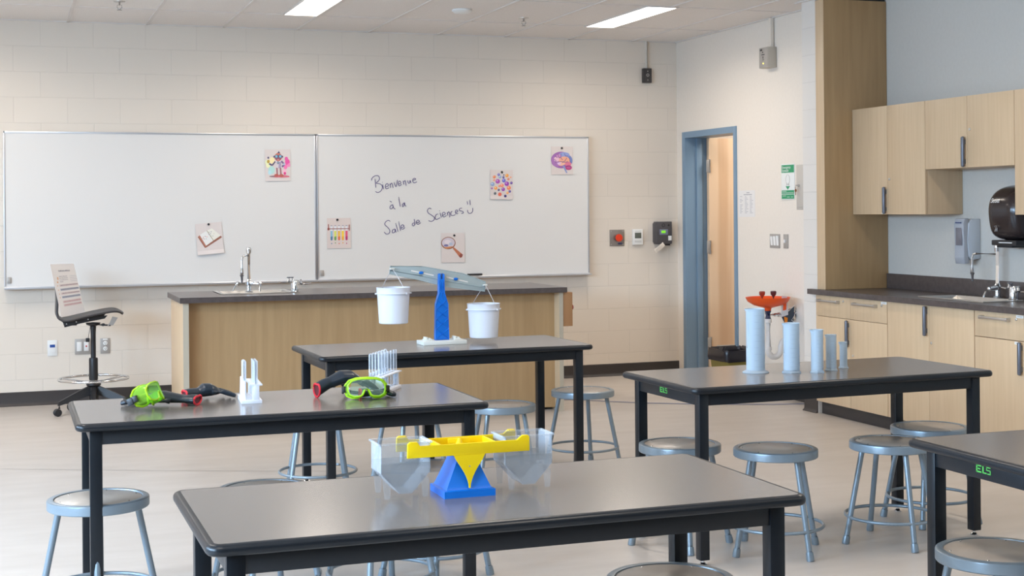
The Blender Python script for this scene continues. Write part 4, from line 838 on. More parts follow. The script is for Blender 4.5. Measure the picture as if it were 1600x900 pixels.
# ================================================================== student tables
TW, TD, TH = 1.558, .718, .76
m_top = [m_lam, m_blk]
def table(cx, cy, rz, label, logo=False):
    t = thing('laboratory_table', label, 'table', (cx, cy, 0), rz, 'black laboratory tables'); hx, hy = TW/2, TD/2
    bm = nb(); L_ = []
    prof = [(.020, TH), (.010, TH-.0008), (.004, TH-.004), (.0005, TH-.010), (0, TH-.016), (.001, TH-.022), (.006, TH-.027), (.014, TH-.029)]
    for ins, z in prof: L_.append([bm.verts.new((x, y, z)) for x, y in rrect(hx-ins, hy-ins, max(.038-ins, .012), 6)])
    n = len(L_[0])
    for j, (a, b) in enumerate(zip(L_, L_[1:])):
        for i in range(n): f = bm.faces.new((a[i], a[(i+1) % n], b[(i+1) % n], b[i])); f.material_index = 1
    f = bm.faces.new(L_[0]); f.material_index = 0; f = bm.faces.new(list(reversed(L_[-1]))); f.material_index = 1
    tp = obj('tabletop', bm, m_top, t)
    for p_ in tp.data.polygons:
        if p_.area > .3: p_.use_smooth = False
    ix, iy, lw = .050, .050, .044
    lx, ly = hx-ix-lw/2, hy-iy-lw/2
    bm = nb(); z0, z1 = TH-.083, TH-.0292
    box(bm, (-lx, -hy+iy+.004, z0), (lx, -hy+iy+.024, z1), .001); box(bm, (-lx, hy-iy-.024, z0), (lx, hy-iy-.004, z1), .001)
    box(bm, (-hx+ix+.004, -ly, z0), (-hx+ix+.024, ly, z1), .001); box(bm, (hx-ix-.024, -ly, z0), (hx-ix-.004, ly, z1), .001)
    ap = obj('apron', bm, m_blk, t)
    for sx in (-1, 1):
        for sy in (-1, 1):
            bm = nb(); box(bm, (sx*lx-lw/2, sy*ly-lw/2, .024), (sx*lx+lw/2, sy*ly+lw/2, z1), .0025); lg = obj('leg', bm, m_blk, t)
            bm = nb(); lathe(bm, [(0, 0), (.017, 0), (.018, .004), (.010, .012), (.006, .013), (.006, .026), (0, .026)], 14, c=(sx*lx, sy*ly, 0)); obj('foot_glide', bm, m_chr, lg)
    if logo:
        bm = nb(); x = -hx+ix+.004; y0, zc = .0, TH-.052
        def bar(ya, za, yb, zb, w): # y measured leftwards
            v0, v1 = Vector((0, ya, za)), Vector((0, yb, zb)); d = (v1-v0).normalized(); nn = Vector((0, -d.z, d.y))*w/2
            vs = [(v0+nn), (v0-nn), (v1-nn), (v1+nn)]; prism(bm, [(v.y, v.z) for v in vs], x-.0012, x-.0002, 'yz')
        c = .058; K = .78
        def S(u0, v0, u1, v1, w=.006): bar(c-u0*K, zc+v0*K, c-u1*K, zc+v1*K, w*K)
        # letters E L S in bright green
        S(.002, -.014, .002, .014, .008); S(0, .012, .030, .012, .005); S(0, 0, .024, 0, .005); S(0, -.012, .030, -.012, .006)
        S(.040, .013, .040, -.012, .008); S(.036, -.012, .062, -.012, .005)
        S(.060, .012, .085, .012, .004); S(.062, .012, .062, .002, .004); S(.060, .001, .085, .001, .004); S(.084, .001, .084, -.013, .005); S(.066, -.013, .086, -.013, .004)
        lo = obj('maker_badge', bm, pm('bright_green', (.10, .46, .08), .45), ap, smooth=False); tag(lo, 'bright green maker lettering on the short apron')
    return t
def ctr(x, y, rz):
    a = R(rz); return x+TW/2*math.cos(a)-TD/2*math.sin(a), y+TW/2*math.sin(a)+TD/2*math.cos(a), a
table(*ctr(.4213, 3.28, .15), 'nearest black table carrying the yellow and blue rocker balance')
table(*ctr(.2296, 5.345, -.05), 'black table on the left carrying goggles, gloves and test tube racks')
table(*ctr(1.5265, 7.349, 1.49), 'farthest black table, carrying the bucket balance')
table(*ctr(2.7028, 5.403, 1.94), 'black table on the right carrying five measuring cylinders', True)
table(*ctr(2.7486, 3.268, 0), 'bare black table cut off by right edge of view', True)

# ================================================================== stools
def make_stool(loc, rz, label):
    t = thing('stool', label, 'stool', loc, rz, 'round metal stools'); H, r = .455, .185
    bm = nb(); lathe(bm, [(r-.026, H-.004), (r-.024, H), (r-.006, H), (r-.001, H-.003), (r, H-.008), (r, H-.034), (r-.003, H-.037), (r-.006, H-.034), (r-.006, H-.010), (r-.026, H-.010)], 48, closed=True)
    lathe(bm, [(0, H-.010), (r-.008, H-.010)], 48); obj('seat_pan', bm, m_stl, t)
    bm = nb(); lathe(bm, [(0, H-.002), (r-.030, H-.002), (r-.0265, H-.004), (r-.0265, H-.008), (0, H-.008)], 48)
    pad = obj('seat_pad', bm, m_mas, t)
    bm = nb()
    for k in range(6): a = R(60*k+20); lathe(bm, [(0, .0016), (.003, .001), (.004, 0), (0, 0)], 8, c=((r-.040)*math.cos(a), (r-.040)*math.sin(a), H-.002))
    obj('pad_rivets', bm, m_chr, pad)
    for k in range(4):
        a = R(90*k); ca, sa = math.cos(a), math.sin(a)
        bm = nb(); tube(bm, [((.140+.085*(1-z/.42))*ca, (.140+.085*(1-z/.42))*sa, z) for z in (.438, .42, .035)], .0125, 12); lg = obj('leg', bm, m_stl, t)
        bm = nb(); rr_ = lambda z: .140+.085*(1-z/.42)
        tube(bm, [(rr_(z)*ca, rr_(z)*sa, z) for z in (.042, .036, .012, .0)], [.0135, .0155, .0175, .0165], 12); obj('foot_tip', bm, m_stl, lg)
    bm = nb(); tube(bm, [(.205*math.cos(a), .205*math.sin(a), .12) for a in [2*math.pi*k/48 for k in range(48)]], .0075, 10, closed=True); obj('foot_ring', bm, m_stl, t)
    return t
STOOLS = [
 ((.319, 5.58), -5, 'stool at far left, seen through legs of left table'),
 ((.935, 5.535), -25, 'stool tucked under left table, rim just showing behind nearest table'),
 ((1.358, 5.42), -26, 'stool under left table, only its ring and legs showing below nearest table'),
 ((1.668, 5.722), -16, 'stool behind the yellow rocker balance, seat seen past its blue base'),
 ((1.573, 7.647), 36, 'stool under the farthest table at its left end, seat hidden by left table'),
 ((1.98, 7.258), -29, 'stool in front of the farthest table centre, seat hidden by left table'),
 ((2.544, 7.421), 38, 'stool behind right end of left table, in front of farthest table'),
 ((3.186, 7.827), -34, 'stool at the right end of farthest table, seen past its front leg'),
 ((2.858, 5.866), -15, 'stool at left end of the right table, partly behind its front leg'),
 ((3.19, 5.59), 10, 'stool standing free in the middle of right table front'),
 ((3.765, 5.56), -8, 'front stool of overlapping pair below the right table end'),
 ((4.188, 5.86), -45, 'rear stool of overlapping pair below the right table end'),
 ((2.865, 3.671), -38, 'stool in the bottom right corner, in front of bare table'),
 ((1.79, 3.742), 20, 'stool at bottom centre, only seat edge visible under nearest table'),
]
base = make_stool((*STOOLS[0][0], 0), R(STOOLS[0][1]), STOOLS[0][2])
for (x, y), a, lab in STOOLS[1:]: dup(base, (x, y, 0), R(a), lab)

def clearmat(name, tint, col, rough, lo, hi):
    m = bpy.data.materials.new(name); m.use_nodes = True; n, l, b = nt(m)
    mx = n.new('ShaderNodeMixShader'); tr = n.new('ShaderNodeBsdfTransparent'); tr.inputs[0].default_value = (*tint, 1)
    b.inputs['Base Color'].default_value = (*col, 1); b.inputs['Roughness'].default_value = rough
    lw = n.new('ShaderNodeLayerWeight'); lw.inputs[0].default_value = .35; mr = n.new('ShaderNodeMapRange'); mr.inputs[3].default_value = lo; mr.inputs[4].default_value = hi
    l.new(lw.outputs['Facing'], mr.inputs[0]); l.new(mr.outputs[0], mx.inputs[0]); l.new(tr.outputs[0], mx.inputs[1]); l.new(b.outputs[0], mx.inputs[2]); l.new(mx.outputs[0], n['Material Output'].inputs[0])
    return m
# ================================================================== rocker balance on the nearest table
yel = pm('yellow_plastic', (.86, .62, .005), .35); blu = pm('blue_plastic', (.003, .15, .60), .3)
clr = clearmat('clear_plastic', (.95, .965, .98), (.70, .74, .78), .15, .11, .42)
BX, BY = 1.142, 3.66
t = thing('rocker_balance', 'yellow and blue bucket balance with two clear trays on nearest table', 'balance', (BX, BY, TH))
bm = nb()
def fr(w, d, z): return [(x, y, z) for x, y in ((-w, -d), (w, -d), (w, d), (-w, d))]
loft(bm, [fr(.070, .068, 0), fr(.070, .068, .018), fr(.062, .060, .020), fr(.058, .056, .028), fr(.017, .038, .118), fr(.010, .030, .124)], cap0=True, cap1=True); obj('pyramid_base', bm, blu, t)
bm = nb(); FY, BYY, z0 = -.060, .052, .111
for y, s in ((FY, 1), (BYY, 1)):
    prism(bm, [(-.168, z0), (.168, z0), (.168, z0+.037), (.164, z0+.042), (.148, z0+.042), (.142, z0+.037), (.134, z0+.029), (-.134, z0+.029), (-.138, z0+.037), (-.142, z0+.042), (-.160, z0+.042), (-.167, z0+.037)], y-.004, y+.004, 'xz', bev=.001)
for x in (-.075, .075): box(bm, (x-.003, FY, z0+.004), (x+.003, BYY, z0+.029), .001)
box(bm, (-.075, FY, z0+.004), (.075, BYY, z0+.008)); beam = obj('beam', bm, yel, t)
bm = nb(); lathe(bm, [(.014, 0), (.004, .022), (0, .024)], 14, c=(.0, .025, z0+.008)); box(bm, (-.030, .030, z0+.008), (.03, .033, z0+.03), .001); obj('pivot_cone', bm, yel, beam)
pp = [(-.043, z0), (.043, z0)]+[(.043*(1-k/8)**1.7*1.0+.002, z0-.085*(k/8)**.9) for k in range(1, 8)]+[(.002, z0-.087), (-.002, z0-.087)]+[(-.043*(1-k/8)**1.7-.002, z0-.085*(k/8)**.9) for k in range(7, 0, -1)]
bm = nb(); prism(bm, pp, FY-.005, FY-.002, 'xz'); pn = obj('pointer', bm, yel, beam)
bm = nb(); lathe(bm, [(0, 0), (.0022, 0), (0, .0008)], 8, c=(0, FY-.005, z0-.030), axis=(0, -1, 0)); obj('pivot_pin', bm, m_gry, pn)
frs = clearmat('frosted_clear_plastic', (.90, .91, .92), (.50, .52, .54), .2, .24, .45)
def tray(cx):
    bm = nb(); yo, yi = -.052, .046; k = .0022
    def hexa(s, z): return None
    out = [(-.070, .150), (-.066, .150), (-.066, .075), (-.015, .018), (.015, .018), (.066, .075), (.066, .150), (.070, .150)]
    prof = [(-.072, .152), (-.066, .148), (-.066, .074), (-.016, .020), (.016, .020), (.066, .074), (.066, .148), (.072, .152)]
    inn = [(-.0715, .1495), (-.0635, .1475), (-.0635, .075), (-.0150, .0225), (.0150, .0225), (.0635, .075), (.0635, .1475), (.0715, .1495)]
    # walls following the profile
    A = [(bm.verts.new((cx+x, yo, z)), bm.verts.new((cx+x, yi, z))) for x, z in prof]; B = [(bm.verts.new((cx+x, yo, z)), bm.verts.new((cx+x, yi, z))) for x, z in inn]
    for i in range(len(prof)-1):
        bm.faces.new((A[i][0], A[i+1][0], A[i+1][1], A[i][1])); bm.faces.new((B[i][0], B[i][1], B[i+1][1], B[i+1][0]))
    for y0_, y1_ in ((yo, yo+k), (yi-k, yi)): prism(bm, [(cx+a_, b_) for a_, b_ in prof[1:-1]], y0_, y1_, 'xz'); prism(bm, [(cx-.0655, .098), (cx+.0655, .098), (cx+.0655, .075), (cx+.016, .021), (cx-.016, .021), (cx-.0655, .075)], y0_+.0003, y1_-.0003, 'xz', mi=1)
    for y0_ in (yo, yi): box(bm, (cx-.072, y0_-.003, .146), (cx+.072, y0_+.003, .151), .001)
    for x in (-.071, .071): box(bm, (cx+x-.003, yo, .146), (cx+x+.003, yi, .151), .001)
    for y_ in (yo+.001, yi-.001):
        tube(bm, [(cx+x, y_, z) for x, z in prof[1:-1]], .0016, 6)
    for x, z in prof[2:-2]: tube(bm, [(cx+x, yo, z), (cx+x, yi, z)], .0012, 6)
    for x0, x1 in ((-.062, -.040), (.040, .062)):
        for y in (yo, yi-.002): prism(bm, [(cx+x0, .070), (cx+x1, .055), (cx+x1-.003, .008), (cx+x0+.006, .008)], y, y+.002, 'xz')
    prism(bm, [(cx-.045, .098), (cx+.045, .098), (cx+.045, .101), (cx-.045, .101)], yo-.001, yo, 'xz')
    return obj('clear_tray', bm, [clr, frs], beam)
tray(-.170); tray(.170)

# ================================================================== bucket balance on the farthest table
t = thing('bucket_balance', 'tilted balance with grey beam and blue tower on the farthest table', 'balance', (2.318, 7.80, TH), R(1.5)); wcr = pm('cream_white_plastic', (.70, .72, .68), .4)
bm = nb(); box(bm, (-.128, -.068, 0), (.128, .068, .022), .002); bs = obj('base', bm, wcr, t)
for sx in (-1, 1):
    bm = nb(); box(bm, (sx*.085-.020, -.03, .022), (sx*.085+.020, .03, .030), .001); box(bm, (sx*.085-.018, -.02, .030), (sx*.085-.004, .02, .042), .001); box(bm, (sx*.085+.002, -.02, .030), (sx*.085+.016, .02, .036), .001); obj('mass_holder', bm, wcr, bs)
tw = [(-.041, .022), (.041, .022), (.036, .225), (.017, .285), (.015, .395), (.006, .398), (.004, .365), (-.004, .365), (-.006, .398), (-.015, .395), (-.017, .285), (-.036, .225)]
bm = nb(); prism(bm, tw, -.012, .016, 'xz', bev=.001); tow = obj('tower', bm, blu, t)
bm = nb(); lb = .0035
def rib(a, b, w=.0022): tube(bm, [(a[0], -.013, a[1]), (b[0], -.013, b[1])], w, 6)
zs = [.028, .085, .14, .195, .245]; ws = [.038, .037, .0355, .034, .026]
for i in range(4):
    rib((-ws[i], zs[i]), (ws[i+1], zs[i+1])); rib((ws[i], zs[i]), (-ws[i+1], zs[i+1]))
rib((-.040, .024), (-.036, .225)); rib((.040, .024), (.036, .225)); rib((-.036, .225), (-.017, .285)); rib((.036, .225), (.017, .285)); rib((-.016, .285), (-.014, .392)); rib((.016, .285), (.014, .392)); rib((0, .25), (0, .29)); rib((-.006, .29), (-.006, .35)); rib((.006, .29), (.006, .35)); rib((-.04, .026), (.04, .026))
obj('lattice_ribs', bm, pm('blue_rib', (.05, .28, .85), .3), tow)
def bz(v): return 1.15-(v-430)/276-TH
def bx(u): return (u-687)/260
gb = pm('beam_grey_blue', (.36, .43, .44), .4)
out = [(611, 415), (658.7, 416.5), (722, 429), (757.8, 443.5), (756.5, 458), (697, 449.5), (653, 437), (609.5, 427)]
bm = nb(); prism(bm, [(bx(u), bz(v)) for u, v in out], .018, .026, 'xz', bev=.001); bmo = obj('beam', bm, gb, t)
bm = nb(); tube(bm, [(bx(u), .016, bz(v)) for u, v in ((611, 422), (660, 431.5), (697, 440), (757, 452))], .0025, 6); tube(bm, [(bx(u), .018, bz(v)) for u, v in out], .003, 6, closed=True); obj('beam_rib', bm, gb, bmo)
bm = nb()
for a, b in (((642.5, 421.8), (677, 430)), ((696.5, 433.2), (730, 441.8))): prism(bm, [(bx(a[0]), bz(a[1])), (bx(b[0]), bz(b[1])), (bx(b[0]), bz(b[1])-.007), (bx(a[0]), bz(a[1])-.007)], .0165, .0178, 'xz')
obj('slider_slot', bm, pm('slot_white', (.76, .74, .70), .5), bmo)
for u, v in ((657.5, 426.3), (711, 437.5)):
    bm = nb(); lathe(bm, [(0, -.004), (.010, -.003), (.014, 0), (.010, .006), (0, .008)], 14, c=(bx(u), .012, bz(v)), axis=(0, -1, 0), sx=1); 
    for vv in bm.verts: vv.co.z = bz(v)+(vv.co.z-bz(v))*.6
    obj('slider', bm, blu, bmo)
for u, v in ((613, 419), (756, 448)):
    bm = nb(); tube(bm, [(bx(u), -.004, bz(v)), (bx(u), .03, bz(v))], .005, 8); box(bm, (bx(u)-.012, -.002, bz(v)-.004), (bx(u)+.012, .018, bz(v)+.004), .001); obj('hook_peg', bm, wcr, bmo)
bk = pm('white_bucket_plastic', (.70, .74, .82), .35)
def bucket(u, vt, vb, label, peg):
    xl = bx(u); a = R(1.5); z1, z0 = bz(vt)+TH, bz(vb)+TH; h = z1-z0
    x, y = 2.318+xl*math.cos(a)-.008*math.sin(a), 7.80+xl*math.sin(a)+.008*math.cos(a)
    t = thing('plastic_bucket', label, 'bucket', (x, y, z0), 0, 'white balance buckets')
    bm = nb(); lathe(bm, [(0, 0), (.078, 0), (.081, .003), (.0905, h-.036), (.097, h-.036), (.0975, h-.031), (.0925, h-.030), (.094, h-.004), (.0955, h), (.0915, h), (.090, h-.005), (.079, .005), (0, .005)], 44); bo = obj('bucket_body', bm, bk, t)
    bm = nb(); px, pz = peg[0]-xl*1.0, bz(peg[1])+TH-z0; th = R(-55); ca, sa = math.cos(th), math.sin(th)
    pts = []
    for k in range(17):
        f = k/16; s = -1+2*f; rr_ = .098*s; zz = (h-.034)+(pz-(h-.034))*(1-abs(s)**1.15)
        pts.append((rr_*ca*(1)+px*(1-abs(s)), rr_*sa, zz))
    tube(bm, pts, .0016, 6); obj('wire_handle', bm, m_alu, t)
    for s in (-1, 1):
        bm = nb(); lathe(bm, [(0, 0), (.006, 0), (.005, .006), (0, .007)], 10, c=(s*.096*ca, s*.096*sa, h-.034), axis=(s*ca, s*sa, 0)); obj('handle_lug', bm, bk, t)
        bm = nb(); lathe(bm, [(0, 0), (.005, 0), (.004, .009), (0, .010)], 10, c=(s*.096, 0, h-.034), axis=(s, 0, 0)); obj('rim_lug', bm, bk, t)
bucket(614.5, 447.5, 503, 'white bucket hanging high from left end of grey balance beam', (bx(613)-.0, 419))
bucket(753.5, 477, 530.5, 'white bucket hanging low from right end of grey balance beam', (bx(756)-.0, 448))

# ================================================================== measuring cylinders on the right table
pp_ = pm('frosted_polypropylene', (.68, .80, .90), .35, trans=.50, ior=1.15)
CYL = [(3.225, 5.825, .0425, .292, .060, 'tallest and widest frosted measuring cylinder, leftmost of the five'),
       (3.373, 5.759, .037, .226, .049, 'second largest frosted measuring cylinder, right of the tallest one'),
       (3.479, 5.712, .028, .196, .036, 'middle frosted measuring cylinder of the row of five'),
       (3.578, 5.753, .024, .166, .032, 'second smallest frosted measuring cylinder, left of the thinnest one'),
       (3.687, 5.822, .0175, .122, .026, 'smallest and thinnest frosted measuring cylinder, rightmost of the five')]
for x, y, r, h, br, lab in CYL:
    t = thing('measuring_cylinder', lab, 'measuring cylinder', (x, y, TH), 0, 'frosted measuring cylinders')
    bm = nb(); lathe(bm, [(0, .012), (r, .012), (r, h-.018), (r, h-.004), (r+.0015, h), (r-.0005, h), (r-.0025, h-.004), (r-.0025, .016), (0, .016)], 36)
    # pouring lip
    for v in bm.verts:
        if v.co.z > h-.008 and v.co.x < -r*.9 and abs(v.co.y) < r*.4: v.co.x -= .007
    for k in range(9):
        z = .03+(h-.06)*k/8; w = .5 if k % 2 else .8; a0 = -2.2
        tube(bm, [((r+.0003)*math.cos(a0+w*q_/4), (r+.0003)*math.sin(a0+w*q_/4), z) for q_ in range(5)], .0004, 4, mi=1)
    obj('tube_body', bm, [pp_, pm('mark_grey', (.56, .66, .74), .6)], t)
    bm = nb(); lathe(bm, [(0, 0), (br, 0), (br+.001, .003), (br-.004, .006), (r+.004, .011), (r, .0125), (0, .0125)], 6 if r < .04 else 36); obj('foot', bm, pp_, t)

# ================================================================== test tube racks
gls = clearmat('thin_glass', (.97, .985, 1), (.86, .9, .95), .05, .05, .8)
rkm = pm('white_rack_plastic', (.78, .80, .86), .35)
def tube_mesh(L_=.15, r=.008):
    bm = nb(); prof = [(0, 0)]+[(r*math.sin(R(a)), r-r*math.cos(R(a))) for a in (30, 60, 90)]+[(r, L_-.002), (r+.0015, L_), (r-.0008, L_), (r-.001, L_-.003), (r-.001, r)]
    prof += [((r-.001)*math.sin(R(a)), r-(r-.001)*math.cos(R(a))) for a in (60, 30)]+[(0, .001)]
    lathe(bm, prof, 14); return bm
TUBE0 = [None]
def test_tube(loc, rot, label, group):
    if TUBE0[0] is None:
        o = obj('test_tube', tube_mesh(), gls); TUBE0[0] = o
    else: o = TUBE0[0].copy(); COL.objects.link(o)
    o.location = loc; o.rotation_euler = rot; tag(o, label, 'test tube', group); return o
def rack(cx, cy, rz, L_, label, stand, pegs, lt, lp_, gr, th=.150):
    t = thing('test_tube_rack', label, 'test tube rack', (cx, cy, TH), rz, 'white test tube racks'); hl = L_/2
    bm = nb(); box(bm, (-.040, -hl, 0), (.040, hl, .014), .001); obj('rack_base', bm, rkm, t)
    bm = nb(); nh = 6; x0, x1 = -.006, .042; z0, z1 = .070, .075; pitch = L_/nh
    for k in range(nh):
        yc = -hl+pitch*(k+.5); c = bm.verts.new; R_ = .0095; xc = .018; seg = 12
        for zz in (z0, z1):
            inner = [c((xc+R_*math.cos(R(30*j+45)), yc+R_*math.sin(R(30*j+45)), zz)) for j in range(12)]
            corners = [c((x1, yc+pitch/2, zz)), c((x0, yc+pitch/2, zz)), c((x0, yc-pitch/2, zz)), c((x1, yc-pitch/2, zz))]
            for q_ in range(4):
                for j in range(3): bm.faces.new((corners[q_], inner[3*q_+j], inner[(3*q_+j+1) % 12]))
                bm.faces.new((corners[q_], inner[(3*q_+3) % 12], corners[(q_+1) % 4]))
    for a, b, d_, e in ((x0, -hl, x1, -hl+.0008), (x0, hl-.0008, x1, hl), (x0, -hl, x0+.0008, hl), (x1-.0008, -hl, x1, hl)): box(bm, (a, b, z0), (d_, e, z1))
    obj('tube_shelf', bm, rkm, t, smooth=False)
    for y in (-hl+.006, hl-.006):
        bm = nb(); box(bm, (.004, y-.005, .014), (.030, y+.005, .070), .001); obj('shelf_post', bm, rkm, t)
    for k in range(nh):
        bm = nb(); yc = -hl+pitch*(k+.5); lathe(bm, [(0, .014), (.0065, .014), (.0050, .055), (.0045, .085), (0, .088)], 10, c=(-.024, yc, 0)); obj('drying_peg', bm, rkm, t)
    ca, sa = math.cos(rz), math.sin(rz)
    def wpt(x, y, z): return (cx+x*ca-y*sa, cy+x*sa+y*ca, TH+z)
    for k in stand: yc = -hl+pitch*(k+.5); test_tube(wpt(.018, yc, .0145), (0, 0, 0), lt, gr)
    for k in pegs: yc = -hl+pitch*(k+.5); test_tube(wpt(-.024, yc, .0145+th+.002), (R(180), 0, 0), lp_, gr)
rack(.914, 5.780, R(-4), .22, 'white test tube rack seen end on, left of the spread goggles', (0, 1, 2, 3), (1, 2),
     'upright test tube in the shelf of left rack', 'upside down test tube on a peg of left rack', 'test tubes in the left rack')
rack(1.485, 5.850, R(-32), .24, 'white test tube rack full of tubes behind the goggles', (0, 1, 2, 3, 4, 5), (0, 1, 2, 3, 4, 5),
     'upright test tube in full rack behind the goggles', 'upside down test tube on a peg of full rack', 'test tubes in the full rack')

# ================================================================== gloves and goggles
gblk = pm('black_rubber_glove', (.010, .018, .028), .28); gred = pm('red_glove_lining', (.62, .015, .03), .6)
def glove(loc, rz, label, L_=.24, w=.050, h=.030, fingers=(.075, .085, .080, .065), arch=.0, cw=.05, ch=.028, pitch=0.0):
    """glove lying along local +x: cuff opening at x=0, fingertips at x=L_"""
    t = thing('rubber_glove', label, 'glove', loc, rz, 'black gloves with red lining')
    bm = nb(); fl = max(fingers); pl = L_-fl
    cz = lambda x: ch*.5+arch*math.sin(math.pi*min(1, x/L_))
    # palm and cuff: swept ellipses
    def ell(x, a, b, zc): return [(x, a*math.cos(2*math.pi*k/20), zc+b*math.sin(2*math.pi*k/20)) for k in range(20)]
    xs = [0, .02, .05, pl*.6, pl*.85, pl, pl+.015]; ws_ = [cw, cw*.92, cw*.80, w*.85, w, w*.95, w*.7]; hs = [ch, ch*.95, ch*.8, h*.85, h*.8, h*.6, h*.4]
    loft(bm, [ell(x, a*.98, b, cz(x)+b*.5) for x, a, b in zip(xs, ws_, hs)], cap0=True, cap1=True)
    for k, f in enumerate(fingers):
        y = (k-1.5)*w*.54; x0 = pl-.02; sp_ = (k-1.5)*.013
        tube(bm, [(x0, y, cz(x0)+.006), (pl+f*.35, y+sp_*.5, cz(pl+f*.35)+.008), (pl+f*.7, y+sp_, cz(pl+f*.7)+.002), (pl+f, y+sp_, max(.008, cz(pl+f)-.004))], [.011, .0115, .0105, .007], 10)
    tube(bm, [(pl*.45, w*.6, cz(pl*.5)), (pl*.7, w*1.15, cz(pl*.7)+.002), (pl*.95, w*1.25, .012)], [.014, .0125, .009], 10)
    o = obj('glove_body', bm, gblk, t); m = o.modifiers.new('r', 'REMESH'); m.mode = 'VOXEL'; m.voxel_size = .003; m.use_smooth_shade = True
    m2 = o.modifiers.new('s', 'SMOOTH'); m2.iterations = 4; m2.factor = .6
    bm = nb(); a, b = cw*.98, ch; z_ = cz(0)+b*.5
    loop = [(-.003, a*math.cos(2*math.pi*k/24), z_+b*math.sin(2*math.pi*k/24)*(1-.35*math.exp(-((k-6)/2.5)**2))) for k in range(24)]
    tube(bm, loop, .0042, 8, closed=True); obj('red_cuff', bm, gred, t)
    bm = nb(); lp0 = loop; mid = [(.004, p[1]*.9, z_+(p[2]-z_)*.85) for p in loop]; cen = [(-.0005, p[1]*.78, z_+(p[2]-z_)*.7) for p in loop]
    loft(bm, [lp0, cen], cap0=False, cap1=True); obj('cuff_inside', bm, pm('dark_red_inside', (.10, .008, .012), .7), t)
    return t
glove((.700, 5.715, TH+.003), R(154), 'black glove with red cuff, left of four, fingertips toward table end', L_=.305, w=.052, arch=.008, cw=.044, ch=.019, h=.028)
glove((.672, 5.860, TH+.003), R(10), 'black glove with red cuff beside the left goggles, shiny fingertips pointing right', L_=.20, w=.045, fingers=(.07, .08, .075, .06), cw=.036, ch=.022, h=.032, arch=.012)
glove((1.185, 5.755, TH+.003), R(9), 'black glove with red cuff facing left, beside folded goggles', L_=.25, w=.055, arch=.045, cw=.036, ch=.030, h=.034)
glove((1.345, 5.672, TH+.003), R(-4), 'black glove lying behind the folded goggles, mostly hidden', L_=.14, w=.03, fingers=(.045, .05, .045, .04), cw=.026, ch=.018, h=.016)
lim = pm('lime_plastic', (.50, .80, .02), .25, trans=.25, ior=1.35); limc = bpy.data.materials.new('lime_clear_plastic'); limc.use_nodes = True; n_, l_, b_ = nt(limc); mx = n_.new('ShaderNodeMixShader'); tr = n_.new('ShaderNodeBsdfTransparent'); tr.inputs[0].default_value = (.80, 1.0, .35, 1)
b_.inputs['Base Color'].default_value = (.42, .78, .10, 1); b_.inputs['Roughness'].default_value = .15; mx.inputs[0].default_value = .3; l_.new(tr.outputs[0], mx.inputs[1]); l_.new(b_.outputs[0], mx.inputs[2]); l_.new(mx.outputs[0], n_['Material Output'].inputs[0])
lens = bpy.data.materials.new('lens_clear'); lens.use_nodes = True; n_, l_, b_ = nt(lens); mx = n_.new('ShaderNodeMixShader'); tr = n_.new('ShaderNodeBsdfTransparent'); tr.inputs[0].default_value = (.88, .97, .88, 1)
b_.inputs['Base Color'].default_value = (.6, .75, .65, 1); b_.inputs['Roughness'].default_value = .05; mx.inputs[0].default_value = .08; l_.new(tr.outputs[0], mx.inputs[1]); l_.new(b_.outputs[0], mx.inputs[2]); l_.new(mx.outputs[0], n_['Material Output'].inputs[0])
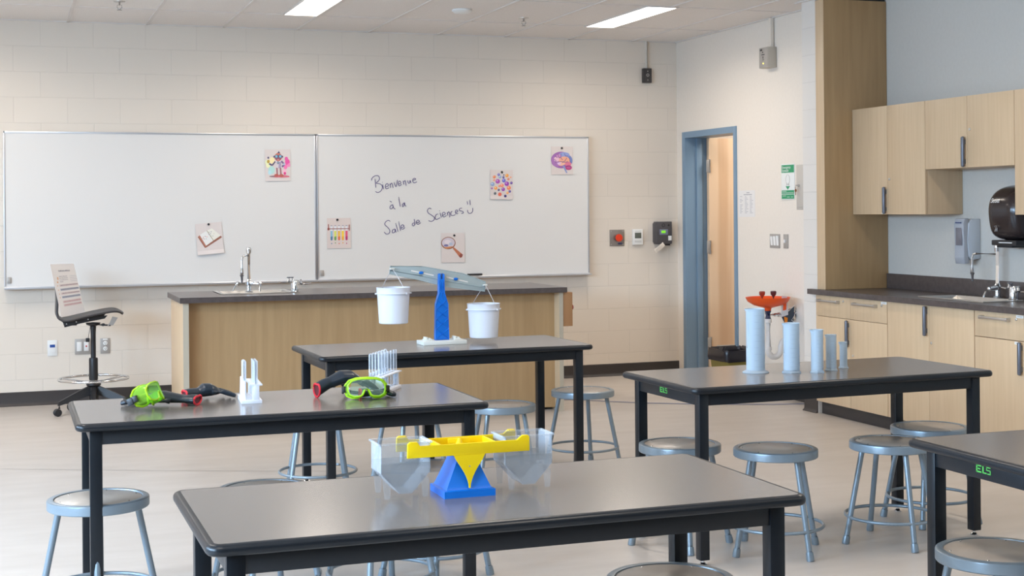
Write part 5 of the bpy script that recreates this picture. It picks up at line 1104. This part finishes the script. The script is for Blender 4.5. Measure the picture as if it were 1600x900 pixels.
def goggles(loc, rot, label, strap):
    """lens faces local -y, x across, z up"""
    t = thing('safety_goggles', label, 'goggles', loc, 0, 'lime green safety goggles'); t.rotation_euler = rot
    half = [(0, .030), (.008, .026), (.018, .004), (.030, -.002), (.055, -.003), (.074, .006), (.082, .026), (.080, .048), (.066, .064), (.040, .072), (0, .074)]
    out = half+[(-x, z) for x, z in reversed(half[1:-1])]
    n = len(out)
    def lp(s, y, bow): return [(x*s, y+bow*(abs(x)/.08)**2, .035+(z-.035)*s) for x, z in out]
    front = lp(.90, -.045, .018); mid = lp(.98, -.030, .022); back = lp(1.03, .0, .030)
    bm = nb(); loft(bm, [front, mid, back], cap0=False); o = obj('side_shield', bm, limc, t); sd = o.modifiers.new('s', 'SOLIDIFY'); sd.thickness = .0022
    bm = nb(); tube(bm, front, .0036, 8, closed=True); obj('lens_frame', bm, lim, t)
    bm = nb(); tube(bm, back, .0042, 8, closed=True); obj('face_rim', bm, lim, t)
    # lens: strips between upper and lower outline
    bm = nb(); N = 24; up_, lo_ = [], []
    def at(x, top):
        ax = abs(x)/.90; pts = half[5:] if top else half[:7]
        pts = sorted(pts, key=lambda p: p[0])
        for (xa, za), (xb, zb) in zip(pts, pts[1:]):
            if xa <= ax <= xb: f = (ax-xa)/(xb-xa+1e-9); return .035+((za+(zb-za)*f)-.035)*.90
        return .035+(pts[-1][1]-.035)*.90
    for k in range(N+1):
        x = -.072+.144*k/N; y = -.047+.018*(abs(x)/.09/.9*.08/.08)**2*1.0
        up_.append(bm.verts.new((x, y, at(x, True)))); lo_.append(bm.verts.new((x, y, at(x, False))))
    for k in range(N): bm.faces.new((lo_[k], lo_[k+1], up_[k+1], up_[k]))
    o = obj('lens', bm, lens, t); sd = o.modifiers.new('s', 'SOLIDIFY'); sd.thickness = .0015
    for s in (-1, 1):
        bm = nb(); box(bm, (s*.086-.008, .008, .018), (s*.086+.008, .034, .044), .004); box(bm, (s*.092-.004, .026, .014), (s*.092+.004, .050, .042), .002); obj('strap_clip', bm, m_bpl, t)
    bm = nb(); w_ = .007; A = []
    for p in strap:
        p = Vector(p); A.append((bm.verts.new(p+Vector((0, 0, -w_))), bm.verts.new(p+Vector((0, 0, w_)))))
    for a, b in zip(A, A[1:]): bm.faces.new((a[0], b[0], b[1], a[1]))
    o = obj('head_strap', bm, m_bpl, t); sd = o.modifiers.new('s', 'SOLIDIFY'); sd.thickness = .0018
    return t
arc = lambda x0, x1, y, dy, z0, z1, n=14: [(x0+(x1-x0)*k/n, y+dy*math.sin(math.pi*k/n), z0+(z1-z0)*math.sin(math.pi*k/n)) for k in range(n+1)]
goggles((1.352, 5.61, TH+.012), (R(-8), 0, R(-10)), 'lime safety goggles with lenses facing forward, before the full rack', arc(-.092, .092, .04, .075, .028, .016))
goggles((.520, 5.66, TH+.024), (R(-24), R(4), R(64)), 'lime safety goggles on left of table, next to the gloves', arc(-.092, .092, .04, .050, .028, .055))
